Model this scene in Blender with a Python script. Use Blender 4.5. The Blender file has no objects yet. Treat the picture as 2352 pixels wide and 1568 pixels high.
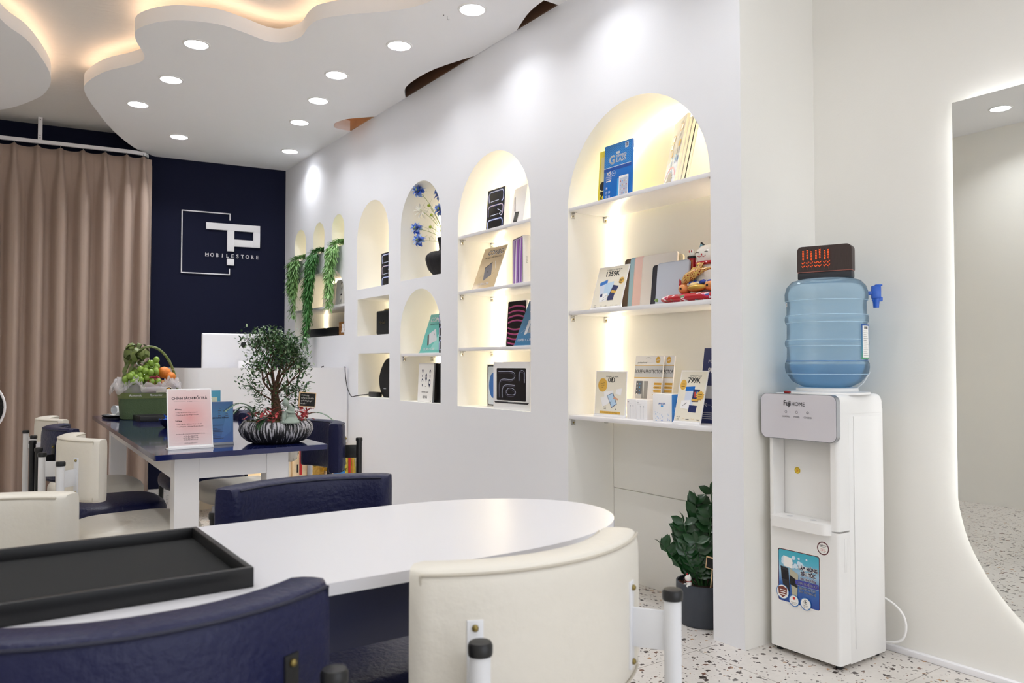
import bpy, bmesh, math, random
from math import sin, cos, pi, radians as R
from mathutils import Vector, Matrix, noise
random.seed(7)
S = bpy.context.scene
COL = S.collection
# ------------------------------------------------------------------ camera
H = 1.06
cam = bpy.data.cameras.new('camera'); camo = bpy.data.objects.new('camera', cam); COL.objects.link(camo)
camo.location = (0, 0, H)
camo.rotation_euler = (R(90 + 1.664), 0, R(-34.938))
cam.sensor_width = 36; cam.lens = 36 * 1790 / 2352
cam.clip_start = .02; cam.clip_end = 60
cam.dof.use_dof = True; cam.dof.focus_distance = 3.4; cam.dof.aperture_fstop = 7.5
S.camera = camo
# ------------------------------------------------------------------ world, exposure
SKY = 1.7           # sky light let in by an unseen opening added behind the camera
W = bpy.data.worlds.new('world'); S.world = W; W.use_nodes = True
W.node_tree.nodes['Background'].inputs[0].default_value = (.9, .93, 1, 1)
W.node_tree.nodes['Background'].inputs[1].default_value = SKY
S.view_settings.view_transform = 'Standard'; S.view_settings.look = 'None'
S.view_settings.gamma = 1; S.view_settings.use_curve_mapping = False
S.view_settings.exposure = 0.48
S.cycles.max_bounces = 18; S.cycles.diffuse_bounces = 14; S.cycles.transparent_max_bounces = 24
LAMP_W = 2.35        # watts of each ceiling downlight
LED = 24.0           # strength of the warm niche strips
COVE = 8.0
# ------------------------------------------------------------------ materials
def lin(c):
    if isinstance(c, str):
        c = c.lstrip('#'); c = [int(c[i:i+2], 16)/255 for i in (0, 2, 4)]
    return tuple((x/12.92 if x <= .04045 else ((x+.055)/1.055)**2.4) for x in c) + (1,)
MC = {}
def mat(name, c, rough=.5, metal=0, bump=0, bscale=60, spec=.5, var=0, coat=0, emit=0, ecol=None, stretch=None):
    if name in MC: return MC[name]
    m = bpy.data.materials.new(name); m.use_nodes = True; MC[name] = m
    nt = m.node_tree; b = nt.nodes['Principled BSDF']
    b.inputs['Base Color'].default_value = lin(c); b.inputs['Roughness'].default_value = rough
    b.inputs['Metallic'].default_value = metal; b.inputs['Specular IOR Level'].default_value = spec
    b.inputs['Coat Weight'].default_value = coat
    if emit:
        b.inputs['Emission Color'].default_value = lin(ecol or c); b.inputs['Emission Strength'].default_value = emit
    if bump or var:
        tc = nt.nodes.new('ShaderNodeTexCoord'); mp = nt.nodes.new('ShaderNodeMapping'); n = nt.nodes.new('ShaderNodeTexNoise')
        nt.links.new(tc.outputs['Object'], mp.inputs[0]); nt.links.new(mp.outputs[0], n.inputs['Vector'])
        if stretch: mp.inputs['Scale'].default_value = stretch
        n.inputs['Scale'].default_value = bscale; n.inputs['Detail'].default_value = 4
        if bump:
            bp = nt.nodes.new('ShaderNodeBump'); bp.inputs['Strength'].default_value = bump; bp.inputs['Distance'].default_value = .01
            nt.links.new(n.outputs[0], bp.inputs['Height']); nt.links.new(bp.outputs[0], b.inputs['Normal'])
        if var:
            mx = nt.nodes.new('ShaderNodeMix'); mx.data_type = 'RGBA'; l = lin(c)
            mx.inputs[6].default_value = tuple(max(0, x*(1-var)) for x in l[:3])+(1,)
            mx.inputs[7].default_value = tuple(min(1, x*(1+var)) for x in l[:3])+(1,)
            nt.links.new(n.outputs[0], mx.inputs[0]); nt.links.new(mx.outputs[2], b.inputs['Base Color'])
    return m
def emis(name, c, s):
    if name in MC: return MC[name]
    m = bpy.data.materials.new(name); m.use_nodes = True; MC[name] = m; nt = m.node_tree
    nt.nodes.remove(nt.nodes['Principled BSDF'])
    e = nt.nodes.new('ShaderNodeEmission'); e.inputs[0].default_value = lin(c); e.inputs[1].default_value = s
    nt.links.new(e.outputs[0], nt.nodes['Material Output'].inputs[0]); return m
def sheer(name, tint, gloss=.15, rough=.05, dif=0.0, difc='#ffffff'):
    """thin see-through film: tinted transparency with a glossy and a milky share"""
    if name in MC: return MC[name]
    m = bpy.data.materials.new(name); m.use_nodes = True; MC[name] = m; nt = m.node_tree
    nt.nodes.remove(nt.nodes['Principled BSDF']); N = nt.nodes.new; L = nt.links.new
    t = N('ShaderNodeBsdfTransparent'); t.inputs[0].default_value = lin(tint)
    g = N('ShaderNodeBsdfGlossy'); g.inputs['Roughness'].default_value = rough
    lw = N('ShaderNodeLayerWeight'); lw.inputs[0].default_value = gloss
    d = N('ShaderNodeBsdfTranslucent'); d.inputs[0].default_value = lin(difc)
    d2 = N('ShaderNodeBsdfDiffuse'); d2.inputs[0].default_value = lin(difc)
    ad = N('ShaderNodeMixShader'); ad.inputs[0].default_value = .5; L(d.outputs[0], ad.inputs[1]); L(d2.outputs[0], ad.inputs[2])
    m1 = N('ShaderNodeMixShader'); m1.inputs[0].default_value = dif; L(t.outputs[0], m1.inputs[1]); L(ad.outputs[0], m1.inputs[2])
    m2 = N('ShaderNodeMixShader'); L(lw.outputs['Fresnel'], m2.inputs[0]); L(m1.outputs[0], m2.inputs[1]); L(g.outputs[0], m2.inputs[2])
    L(m2.outputs[0], nt.nodes['Material Output'].inputs[0]); return m

def terrazzo():
    m = bpy.data.materials.new('terrazzo'); m.use_nodes = True; nt = m.node_tree; N = nt.nodes.new; L = nt.links.new
    b = nt.nodes['Principled BSDF']; b.inputs['Roughness'].default_value = .32
    tc = N('ShaderNodeTexCoord')
    nz = N('ShaderNodeTexNoise'); nz.inputs['Scale'].default_value = 45; nz.inputs['Detail'].default_value = 2
    L(tc.outputs['Object'], nz.inputs['Vector'])
    sub = N('ShaderNodeVectorMath'); sub.operation = 'SUBTRACT'; sub.inputs[1].default_value = (.5, .5, .5); L(nz.outputs['Color'], sub.inputs[0])
    sc = N('ShaderNodeVectorMath'); sc.operation = 'SCALE'; sc.inputs['Scale'].default_value = .022; L(sub.outputs[0], sc.inputs[0])
    ad = N('ShaderNodeVectorMath'); L(tc.outputs['Object'], ad.inputs[0]); L(sc.outputs[0], ad.inputs[1])
    base = N('ShaderNodeMix'); base.data_type = 'RGBA'; base.inputs[6].default_value = lin('#cbc6c0'); base.inputs[7].default_value = lin('#d6d1cb')
    L(nz.outputs[0], base.inputs[0]); cur = base.outputs[2]
    for scale, r0, prob, off in ((17, .30, .25, 0), (34, .32, .34, 3.3), (70, .34, .3, 7.1)):
        mp = N('ShaderNodeMapping'); mp.inputs['Location'].default_value = (off, off*.7, 0); mp.inputs['Rotation'].default_value = (0, 0, off)
        L(ad.outputs[0], mp.inputs[0])
        v = N('ShaderNodeTexVoronoi'); v.voronoi_dimensions = '2D'; v.distance = 'MANHATTAN' if scale < 30 else 'CHEBYCHEV'
        v.inputs['Scale'].default_value = scale; L(mp.outputs[0], v.inputs['Vector'])
        sep = N('ShaderNodeSeparateColor'); L(v.outputs['Color'], sep.inputs[0])
        # radius: random, zero for most cells
        mr = N('ShaderNodeMapRange'); mr.inputs[1].default_value = 1-prob; mr.inputs[2].default_value = 1; mr.inputs[3].default_value = 0.0; mr.inputs[4].default_value = r0
        L(sep.outputs[0], mr.inputs[0])
        lt = N('ShaderNodeMath'); lt.operation = 'LESS_THAN'; L(v.outputs['Distance'], lt.inputs[0]); L(mr.outputs[0], lt.inputs[1])
        rp = N('ShaderNodeValToRGB'); rp.color_ramp.interpolation = 'CONSTANT'; e = rp.color_ramp.elements
        e[0].position = 0; e[0].color = lin('#4a3f3c'); e[1].position = .3; e[1].color = lin('#5f5a57')
        for p, c in ((.5, '#6b4a3c'), (.66, '#8b8680'), (.82, '#b08a66'), (.92, '#39322f')):
            q = e.new(p); q.color = lin(c)
        L(sep.outputs[1], rp.inputs[0])
        mx = N('ShaderNodeMix'); mx.data_type = 'RGBA'; L(lt.outputs[0], mx.inputs[0]); L(cur, mx.inputs[6]); L(rp.outputs[0], mx.inputs[7]); cur = mx.outputs[2]
    sx = N('ShaderNodeSeparateXYZ'); L(tc.outputs['Object'], sx.inputs[0])
    outs = []
    for i, o in ((0, .43), (1, .20)):
        a = N('ShaderNodeMath'); a.operation = 'ADD'; a.inputs[1].default_value = 60 - o; L(sx.outputs[i], a.inputs[0])
        f = N('ShaderNodeMath'); f.operation = 'MODULO'; f.inputs[1].default_value = .6; L(a.outputs[0], f.inputs[0])
        l = N('ShaderNodeMath'); l.operation = 'LESS_THAN'; l.inputs[1].default_value = .0028; L(f.outputs[0], l.inputs[0]); outs.append(l)
    mxm = N('ShaderNodeMath'); mxm.operation = 'MAXIMUM'; L(outs[0].outputs[0], mxm.inputs[0]); L(outs[1].outputs[0], mxm.inputs[1])
    g = N('ShaderNodeMix'); g.data_type = 'RGBA'; L(mxm.outputs[0], g.inputs[0]); L(cur, g.inputs[6]); g.inputs[7].default_value = lin('#8f877f')
    L(g.outputs[2], b.inputs['Base Color']); return m

M_wall = mat('wall_paint', '#eaebef', .75, bump=.03, bscale=180)
M_wallw = mat('wall_paint_warm', '#e7e5df', .75, bump=.04, bscale=160)
M_niche = mat('niche_paint', '#ecebe6', .75)
M_ceil = mat('ceiling_paint', '#f5f5f6', .8, bump=.03, bscale=120)
M_ceil2 = mat('raw_ceiling', '#e2dfda', .85, bump=.5, bscale=9, stretch=(1, 5, 1))
M_brown = mat('brown_board', '#5a3c26', .5, var=.4, bscale=5)
M_navyw = mat('navy_wall', '#0c112b', .8, spec=.25, bump=.04, bscale=150)
M_white = mat('white_satin', '#eeedf0', .35)
M_whitem = mat('white_melamine', '#e9e8ea', .28)
M_table = mat('table_laminate', '#d9d8dc', .3)
M_wplas = mat('white_plastic', '#ecebe9', .3)
M_black = mat('black_satin', '#0e0e10', .4)
M_blackm = mat('black_matte', '#141414', .8)
M_felt = mat('black_felt', '#161718', .95, bump=.3, bscale=700)
M_chrome = mat('chrome', '#c8c8c8', .2, 1)
M_brass = mat('brass_screw', '#8a7a4a', .35, 1)
M_lnavy = mat('navy_leather', '#11153c', .42, bump=.25, bscale=90, spec=.35)
M_lwhite = mat('white_leather', '#d8d3c8', .45, bump=.15, bscale=45)
M_lseam = mat('white_seam', '#b9b2a4', .6)
M_nseam = mat('navy_seam', '#11142c', .6)
M_tblue = mat('blue_gloss', '#141c50', .09, coat=.3)
M_mirror = mat('mirror_silver', '#e8eae8', .0, 1)
M_steel = mat('white_powdercoat', '#d9dadd', .4)
M_txt = mat('ink_black', '#1b1a1c', .6)
M_paper = mat('paper_white', '#f2f0ec', .6)
M_cream = mat('paper_cream', '#e9e3d3', .5)
M_lamp = emis('downlight_glow', '#f6f8ff', 14)
M_led = emis('led_warm', '#ffecc8', LED)
M_led2 = emis('led_warm_small', '#ffecc8', LED*.30)
M_ledw = emis('led_white', '#fbfcff', 9)
M_cove = emis('led_cove', '#ffd7b2', COVE)
# ------------------------------------------------------------------ mesh builder
def textmesh(s, size=1, align='CENTER', bold=0, spacing=1.0):
    cu = bpy.data.curves.new('t', 'FONT'); cu.body = s; cu.size = size; cu.align_x = align;  cu.space_character = spacing
    cu.resolution_u = 3
    ob = bpy.data.objects.new('t', cu); COL.objects.link(ob)
    dg = bpy.context.evaluated_depsgraph_get(); dg.update()
    ev = ob.evaluated_get(dg); me = bpy.data.meshes.new_from_object(ev)
    bpy.data.objects.remove(ob); bpy.data.curves.remove(cu); return me
def fill2d(outer, holes=()):
    cu = bpy.data.curves.new('f', 'CURVE'); cu.dimensions = '2D'; cu.fill_mode = 'BOTH'
    for pts in [outer, *holes]:
        sp = cu.splines.new('POLY'); sp.points.add(len(pts)-1); sp.use_cyclic_u = True
        for i, p in enumerate(pts): sp.points[i].co = (p[0], p[1], 0, 1)
    ob = bpy.data.objects.new('f', cu); COL.objects.link(ob)
    dg = bpy.context.evaluated_depsgraph_get(); dg.update()
    me = bpy.data.meshes.new_from_object(ob.evaluated_get(dg))
    bpy.data.objects.remove(ob); bpy.data.curves.remove(cu)
    r = ([tuple(v.co[:2]) for v in me.vertices], [tuple(p.vertices) for p in me.polygons]); bpy.data.meshes.remove(me); return r

class MB:
    def __init__(s): s.bm = bmesh.new(); s.mats = []
    def mi(s, m):
        if m not in s.mats: s.mats.append(m)
        return s.mats.index(m)
    def face(s, pts, m, vs=None):
        try: f = s.bm.faces.new([s.bm.verts.new(p) for p in pts])
        except ValueError: return
        f.material_index = s.mi(m); return f
    def grid(s, rows, m, cu=False, cv=False):
        """rows of points -> quads"""
        i0 = s.mi(m); V = [[s.bm.verts.new(p) for p in r] for r in rows]; n = len(V); k = len(V[0])
        for a in range(n if cu else n-1):
            for b in range(k if cv else k-1):
                try:
                    f = s.bm.faces.new((V[a][b], V[a][(b+1) % k], V[(a+1) % n][(b+1) % k], V[(a+1) % n][b])); f.material_index = i0
                except ValueError: pass
        return V
    def cap(s, vs, m):
        try: f = s.bm.faces.new(vs); f.material_index = s.mi(m)
        except ValueError: pass
    def box(s, x0, x1, y0, y1, z0, z1, m, bev=0, seg=2, M=None):
        t = bmesh.new(); bmesh.ops.create_cube(t, size=1)
        for v in t.verts: v.co = ((x0+x1)/2+v.co.x*(x1-x0), (y0+y1)/2+v.co.y*(y1-y0), (z0+z1)/2+v.co.z*(z1-z0))
        if bev: bmesh.ops.bevel(t, geom=list(t.edges), offset=bev, segments=seg, profile=.5, affect='EDGES', clamp_overlap=True)
        s.join(t, m, M)
    def join(s, t, m, M=None):
        i = s.mi(m) if m else None
        mp = {v: s.bm.verts.new((M @ v.co) if M else v.co) for v in t.verts}
        for f in t.faces:
            try:
                g = s.bm.faces.new([mp[v] for v in f.verts]); g.material_index = i if i is not None else f.material_index
            except ValueError: pass
        t.free()
    def tube(s, pts, r, m, seg=8, closed=False, caps=True):
        pts = [Vector(p) for p in pts]; n = len(pts); rs = r if isinstance(r, (list, tuple)) else [r]*n
        up = None; rings = []
        for i, p in enumerate(pts):
            if closed: t = pts[(i+1) % n]-pts[i-1]
            else: t = pts[min(i+1, n-1)]-pts[max(i-1, 0)]
            t.normalize()
            if up is None:
                up = Vector((0, 0, 1)) if abs(t.z) < .9 else Vector((1, 0, 0))
            up = (up - t*up.dot(t)).normalized(); sd = t.cross(up)
            rings.append([p+rs[i]*(cos(2*pi*k/seg)*sd+sin(2*pi*k/seg)*up) for k in range(seg)])
        V = s.grid(rings, m, cu=closed, cv=True)
        if caps and not closed: s.cap(V[0][::-1], m); s.cap(V[-1], m)
    def lathe(s, prof, c, m, seg=32, caps=True, fn=None, M=None):
        rows = []
        for r, z in prof:
            row = []
            for k in range(seg):
                a = 2*pi*k/seg; rr = r*(fn(a, z) if fn else 1)
                p = Vector((c[0]+rr*cos(a), c[1]+rr*sin(a), c[2]+z)); row.append(M @ p if M else p)
            rows.append(row)
        V = s.grid(rows, m, cv=True)
        if caps: s.cap(V[0][::-1], m); s.cap(V[-1], m)
    def ball(s, c, r, m, u=14, v=10, M=None):
        r = r if isinstance(r, (tuple, list)) else (r, r, r); t = bmesh.new()
        bmesh.ops.create_uvsphere(t, u_segments=u, v_segments=v, radius=1)
        for w in t.verts: w.co = (w.co.x*r[0], w.co.y*r[1], w.co.z*r[2])
        if M:
            for w in t.verts: w.co = M @ w.co
        for w in t.verts: w.co = w.co+Vector(c)
        s.join(t, m)
    def prism(s, poly, ax, a, b, m, holes=(), sides=True):
        """2-D outline extruded along axis ax ('x': (y,z), 'y': (x,z), 'z': (x,y)) from a to b"""
        def P(u, v, w): return {'x': (w, u, v), 'y': (u, w, v), 'z': (u, v, w)}[ax]
        vs, fs = fill2d(poly, holes); i = s.mi(m)
        for w in (a, b):
            V = [s.bm.verts.new(P(u, v, w)) for u, v in vs]
            for f in fs:
                g = s.bm.faces.new([V[k] for k in f]); g.material_index = i
        if sides:
            for q in [poly, *holes]: s.grid([[P(u, v, a) for u, v in q], [P(u, v, b) for u, v in q]], m, cv=True)
    def text(s, string, M, m, size=1, align='CENTER', bold=0, spacing=1.0, sx=1, shear=0):
        me = textmesh(string, size, align, bold, spacing); t = bmesh.new(); t.from_mesh(me); bpy.data.meshes.remove(me)
        for v in t.verts: v.co = (v.co.x*sx+v.co.y*shear, v.co.y, v.co.z)
        d = bold*.62
        for ox, oy in (((-d, 0), (d, 0), (0, -d*.7), (0, d*.7)) if bold > .0002 else ((0, 0),)):
            q = t.copy()
            for v in q.verts: v.co.x += ox; v.co.y += oy
            s.join(q, m, M)
        t.free()
    def build(s, name, parent=None, loc=None, rot=None, sharp=38, world=False):
        bmesh.ops.recalc_face_normals(s.bm, faces=s.bm.faces)
        me = bpy.data.meshes.new(name); s.bm.to_mesh(me); s.bm.free()
        for m in s.mats: me.materials.append(m)
        me.polygons.foreach_set('use_smooth', [True]*len(me.polygons)); me.set_sharp_from_angle(angle=R(sharp))
        o = bpy.data.objects.new(name, me); COL.objects.link(o)
        if parent:
            o.parent = parent
            if world:
                p = parent
                l = Vector((0, 0, 0))
                while p: l += p.location; p = p.parent
                o.location = -l
        if loc: o.location = loc
        if rot: o.rotation_euler = rot
        return o
def tag(o, label, cat, group=None):
    o['label'] = label; o['category'] = cat
    if group: o['group'] = group
    return o
def thing(name, label, cat, loc=(0, 0, 0), rz=0, group=None, rx=0, ry=0):
    o = bpy.data.objects.new(name, None); COL.objects.link(o); o.empty_display_size = .05
    o.location = loc; o.rotation_euler = (rx, ry, rz); return tag(o, label, cat, group)
def struct(o): o['kind'] = 'structure'; return o
def copy_tree(o, loc, rz, label, group=None):
    c = o.copy(); COL.objects.link(c); c.location = loc; c.rotation_euler.z = rz; c['label'] = label
    if group: c['group'] = group
    for ch in o.children:
        d = ch.copy(); COL.objects.link(d); d.parent = c
        for g in ch.children:
            e = g.copy(); COL.objects.link(e); e.parent = d
    return c
class Face:
    """printed face: flat shapes laid on a plane; local x right, z up, front toward -y"""
    def __init__(s, y=0): s.mb = MB(); s.y = y
    step = .00005
    def up(s): s.y -= s.step
    def rect(s, x0, x1, z0, z1, m): s.up(); s.mb.face([(x0, s.y, z0), (x1, s.y, z0), (x1, s.y, z1), (x0, s.y, z1)], m)
    def quad(s, pts, m): s.up(); s.mb.face([(p[0], s.y, p[1]) for p in pts], m)
    def circ(s, x, z, r, m, n=24, rz=None): s.up(); s.mb.face([(x+r*cos(2*pi*k/n), s.y, z+(rz or r)*sin(2*pi*k/n)) for k in range(n)], m)
    def burst(s, x, z, r, m, n=14):
        s.up(); s.mb.face([(x, s.y, z)]*0 + [(x+(r if k % 2 else r*.74)*cos(pi*k/n), s.y, z+(r if k % 2 else r*.74)*sin(pi*k/n)) for k in range(2*n)], m)
    def rr(s, x0, x1, z0, z1, r, m):
        s.up(); P = []
        for cx, cz, a0 in ((x1-r, z1-r, 0), (x0+r, z1-r, 90), (x0+r, z0+r, 180), (x1-r, z0+r, 270)):
            for k in range(5): a = R(a0+22.5*k); P.append((cx+r*cos(a), s.y, cz+r*sin(a)))
        s.mb.face(P, m)
    def stroke(s, pts, w, m):
        s.up(); n = len(pts); L = []; Rr = []
        for i, p in enumerate(pts):
            a = Vector(pts[max(i-1, 0)]); b = Vector(pts[min(i+1, n-1)]); t = (b-a); t = t.normalized() if t.length else Vector((1, 0)); q = Vector((-t.y, t.x))*w/2
            L.append((p[0]+q.x, s.y, p[1]+q.y)); Rr.append((p[0]-q.x, s.y, p[1]-q.y))
        s.mb.grid([L, Rr], m)
    def text(s, t, x, z, size, m=None, align='CENTER', bold=0, sx=1, shear=0, rot=0, spacing=1.0):
        s.up(); M = Matrix.Translation((x, s.y, z)) @ Matrix.Rotation(R(rot), 4, 'Y') @ Matrix.Rotation(R(90), 4, 'X')
        s.mb.text(t, M, m or M_txt, size, align, bold, spacing, sx, shear)
    def build(s, name, parent): return s.mb.build(name, parent)
def arc(cx, cz, rx, rz, a0, a1, n=12): return [(cx+rx*cos(R(a0+(a1-a0)*k/n)), cz+rz*sin(R(a0+(a1-a0)*k/n))) for k in range(n+1)]
# ================================================================== ceiling lamps (light first)
LAMPS = [  # x, y, label
 (1.015, 4.520, 'round recessed downlight nearest the wavy cove edge, first of the left row'),
 (1.015, 5.176, 'round recessed downlight in the left row, second from the camera'),
 (.929, 5.804, 'round recessed downlight in the left row above the curtain side'),
 (1.328, 6.454, 'round recessed downlight at the back, nearest the navy wall logo'),
 (2.048, 3.279, 'round recessed downlight nearest the camera in the row beside the niche wall'),
 (1.949, 3.890, 'round recessed downlight in the niche wall row, second from the camera'),
 (1.833, 4.510, 'round recessed downlight in the niche wall row, third from the camera'),
 (1.914, 5.024, 'round recessed downlight in the niche wall row, fourth from the camera'),
 (1.975, 5.559, 'round recessed downlight in the niche wall row, fifth from the camera'),
 (2.183, 6.367, 'round recessed downlight in the far corner where niche wall meets navy wall'),
 (-.24, 2.53, 'round recessed downlight seen reflected in the backlit mirror'),
]
HID = [(2.05, 2.55), (1.95, 1.7), (1.95, .8), (1.0, 2.3), (1.0, .2), (-.24, 1.3), (-.24, .1), (1.95, -.4), (.9, -1.0)]  # unseen lamps outside the view, added for the light they give
rimb = MB(); rimb.lathe([(.060, 0), (.063, -.006), (.072, -.004), (.074, .0)], (0, 0, 0), M_wplas, 40, caps=False)
g0 = MB(); g0.lathe([(.0005, -.0035), (.061, -.0035)], (0, 0, 0), M_lamp, 40)
proto = None
for i, (x, y, lb) in enumerate(LAMPS + [(a, b, 'added unseen ceiling downlight outside the view') for a, b in HID]):
    hid = i >= len(LAMPS); grp = 'unseen downlights added for light' if hid else 'recessed ceiling downlights'
    if proto is None:
        proto = thing('downlight', lb, 'ceiling light', (x, y, 2.84), 0, grp)
        rimb.build('rim', proto); g0.build('diffuser', proto)
        la = bpy.data.lights.new('lamp', 'AREA'); la.shape = 'DISK'; la.size = .115; la.energy = LAMP_W; la.color = (.955, .970, 1.0); la.spread = R(128)
        la_low = la.copy(); la_low.energy = LAMP_W*.72; la_mid = la.copy(); la.energy = LAMP_W*1.6
        lo = bpy.data.objects.new('lamp', la); COL.objects.link(lo); lo.parent = proto; lo.location = (0, 0, -.006)
    else:
        c = copy_tree(proto, (x, y, 2.84), 0, lb, grp)
        if x > 1.7 or hid:
            for ch in c.children:
                if ch.type == 'LIGHT': ch.data = la_low if x > 1.7 else la_mid

# ================================================================== setting
m = MB(); m.face([(-.7, -2.6, 0), (2.9, -2.6, 0), (2.9, 7.6, 0), (-.7, 7.6, 0)], terrazzo()); struct(m.build('floor'))
# raw ceiling above the dropped one
m = MB(); m.box(-.75, 2.9, -2.6, 7.6, 3.0, 3.08, M_ceil2); struct(m.build('ceiling'))
# dropped ceiling with its wavy cove opening and the wavy gaps along the niche wall
def smooth(pts, n=5):
    out = []; k = len(pts)
    for i in range(k-1):
        p0, p1, p2, p3 = [Vector(pts[max(0, min(k-1, j))]) for j in (i-1, i, i+1, i+2)]
        for q in range(n):
            t = q/n; out.append(tuple(.5*((2*p1)+(p2-p0)*t+(2*p0-5*p1+4*p2-p3)*t*t+(3*p1-p0-3*p2+p3)*t**3)))
    out.append(tuple(pts[-1])); return out
edge = smooth([(1.40, 7.30), (1.27, 7.18), (1.104, 7.009), (.883, 6.578), (.687, 6.039), (.600, 5.74), (.590, 5.545), (.656, 5.276), (.768, 5.071), (.815, 4.945), (.798, 4.831), (.725, 4.641), (.712, 4.500),
               (.780, 4.349), (.886, 4.248), (1.045, 4.190), (1.188, 4.215), (1.323, 4.255), (1.404, 4.227), (1.457, 4.098), (1.447, 3.939), (1.465, 3.827), (1.561, 3.691), (1.678, 3.579), (1.768, 3.469), (1.83, 3.334),
               (1.85, 3.1), (1.70, 2.86), (1.35, 2.75), (.95, 2.86), (.6, 3.2), (.25, 3.4), (.0, 3.7), (-.02, 4.2), (.108, 4.760), (.235, 4.987), (.337, 5.290), (.395, 5.560), (.398, 5.823), (.343, 6.096), (.158, 6.488), (-.2, 6.80), (-.7, 7.0)])
right = [(2.377, 7.3)] + smooth([(2.377, 5.55), (2.25, 5.545), (2.205, 5.46), (2.20, 5.40), (2.239, 5.282), (2.377, 5.124)], 4) + smooth([(2.376, 4.643), (2.295, 4.498), (2.269, 4.327), (2.285, 4.078), (2.374, 3.774)], 4) + \
        smooth([(2.376, 3.36), (2.312, 3.178), (2.291, 3.075), (2.286, 3.004), (2.286, 2.998), (2.377, 2.997)], 3) + [(2.377, 1.896), (2.84, 1.896), (2.84, -2.5), (-.7, -2.5)]
m = MB(); m.prism(edge[::1] + [(-.7, 6.0)] + right[::-1], 'z', 2.84, 2.92, M_ceil); struct(m.build('ceiling'))
# brown board closing the space over the dropped ceiling beside the niche wall
m = MB(); m.box(2.0, 2.375, 2.7, 4.95, 2.985, 2.999, M_brown); m.box(2.02, 2.03, 2.7, 4.95, 2.925, 2.985, M_brown); m.box(2.368, 2.3765, 2.7, 4.95, 2.8425, 2.985, M_brown); struct(m.build('trim_1'))
m = MB(); m.box(2.0, 2.375, 4.95, 5.8, 2.985, 2.999, mat('lit_board', '#c09468', .5, var=.3, bscale=6)); m.box(2.368, 2.3765, 4.95, 5.8, 2.8425, 2.985, MC['lit_board']); struct(m.build('trim_2'))  # same board at the far gap, orange lighting put into its tan colour
# cove strips on top of the slab edge (warm)
def led(name, pts, r, mt, label, closed=False):
    t = thing(name, label, 'light strip', tuple(pts[0])); b = MB(); b.tube(pts, r, mt, 6, closed=closed); b.build('glowing_tube', t, world=True); return t
cut = [p for p in edge if p[1] < 7.1]
def inset(pts, d):
    out = []
    for i, p in enumerate(pts):
        a = Vector(pts[max(i-1, 0)]); b = Vector(pts[min(i+1, len(pts)-1)]); t = (b-a).normalized(); out.append((p[0]-t.y*d, p[1]+t.x*d))
    return out
ci = inset(cut, .045)
n1 = next(i for i, p in enumerate(cut) if p[1] < 5.75); n2 = next(i for i, p in enumerate(cut) if i > 60 and p[0] < .6 and p[1] < 3.4)
led('led_strip', [(x, y, 2.927) for x, y in ci[n1:n2]], .005, M_cove, 'warm cove light strip hidden along the wavy edge of the main ceiling panel')
led('led_strip', [(x, y, 2.927) for x, y in ci[n2+4:-14]], .005, M_cove, 'warm cove light strip hidden along the rounded edge of the left ceiling panel')
led('led_strip', [(2.15, 5.25, 2.927), (2.15, 5.6, 2.927)], .005, M_cove, 'short warm light strip above the wavy ceiling gap nearest the navy wall')
# ceiling hook and its hole
hk = thing('ceiling_hook', 'tiny wire hook left in the white ceiling between the two nearest niche-row lamps', 'hook', (1.985, 3.42, 2.84))
b = MB(); b.tube([(0, 0, 0), (0, 0, -.012), (.006, 0, -.018), (.012, 0, -.012)], .0015, M_chrome, 6); b.box(-.025, -.019, -.003, .003, -.001, 0, M_blackm); b.build('wire', hk)

# ---------------------------------------------------------------- niche wall
WX, NX = 2.377, 2.68
def arch(y0, y1, zb, zt, sp, n=24):
    c = (y0+y1)/2; w = (y1-y0)/2
    return [(y0, zb), (y1, zb)] + [(c+w*cos(pi*k/n), sp+(zt-sp)*sin(pi*k/n)) for k in range(n+1)]
def rectp(y0, y1, z0, z1): return [(y0, z0), (y1, z0), (y1, z1), (y0, z1)]
def caps_(y0, y1, z0, z1, n=12):
    c = (y0+y1)/2; r = (y1-y0)/2
    return [(c+r*cos(pi*k/n), z1-r+r*sin(pi*k/n)) for k in range(n+1)] + [(c-r*cos(pi*k/n), z0+r-r*sin(pi*k/n)) for k in range(n+1)]
def topround(y0, y1, z0, z1, r, n=8):
    return [(y0, z0), (y1, z0)] + [(y1-r+r*cos(pi/2*k/n), z1-r+r*sin(pi/2*k/n)) for k in range(n+1)] + [(y0+r-r*sin(pi/2*k/n), z1-r+r*cos(pi/2*k/n)) for k in range(n+1)]
N_big = arch(2.045, 2.93, -.02, 2.235, 1.80); N5 = arch(3.235, 3.965, .814, 2.243, 1.875)
N4a = arch(4.165, 4.71, 1.616, 2.24, 1.966); N4b = arch(4.165, 4.71, .816, 1.545, 1.272)
N3a = arch(4.893, 5.428, 1.612, 2.241, 1.973); N3b = rectp(4.885, 5.413, 1.268, 1.540); N3c = rectp(4.873, 5.396, .820, 1.138)
NL = topround(5.66, 6.775, 1.285, 1.81, .24)
def slot(a, c, z0, z1): r = (c-a)/2; return [(a+.012, z0), (c-.012, z0)] + [((a+c)/2+r*cos(pi*k/16), z1-r+r*sin(pi*k/16)) for k in range(17)]
SL = [slot(6.504, 6.789, 1.965, 2.238), slot(6.078, 6.333, 1.975, 2.236), slot(5.672, 5.927, 1.985, 2.241)]
niches = [N_big, N5, N4a, N4b, N3a, N3b, N3c, NL] + SL
m = MB(); outer = rectp(1.896, 7.3, -.03, 3.0)
vs, fs = fill2d(outer, niches); i = m.mi(M_wall); V = [m.bm.verts.new((WX, a, b)) for a, b in vs]
for f in fs: m.bm.faces.new([V[k] for k in f]).material_index = i
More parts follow.
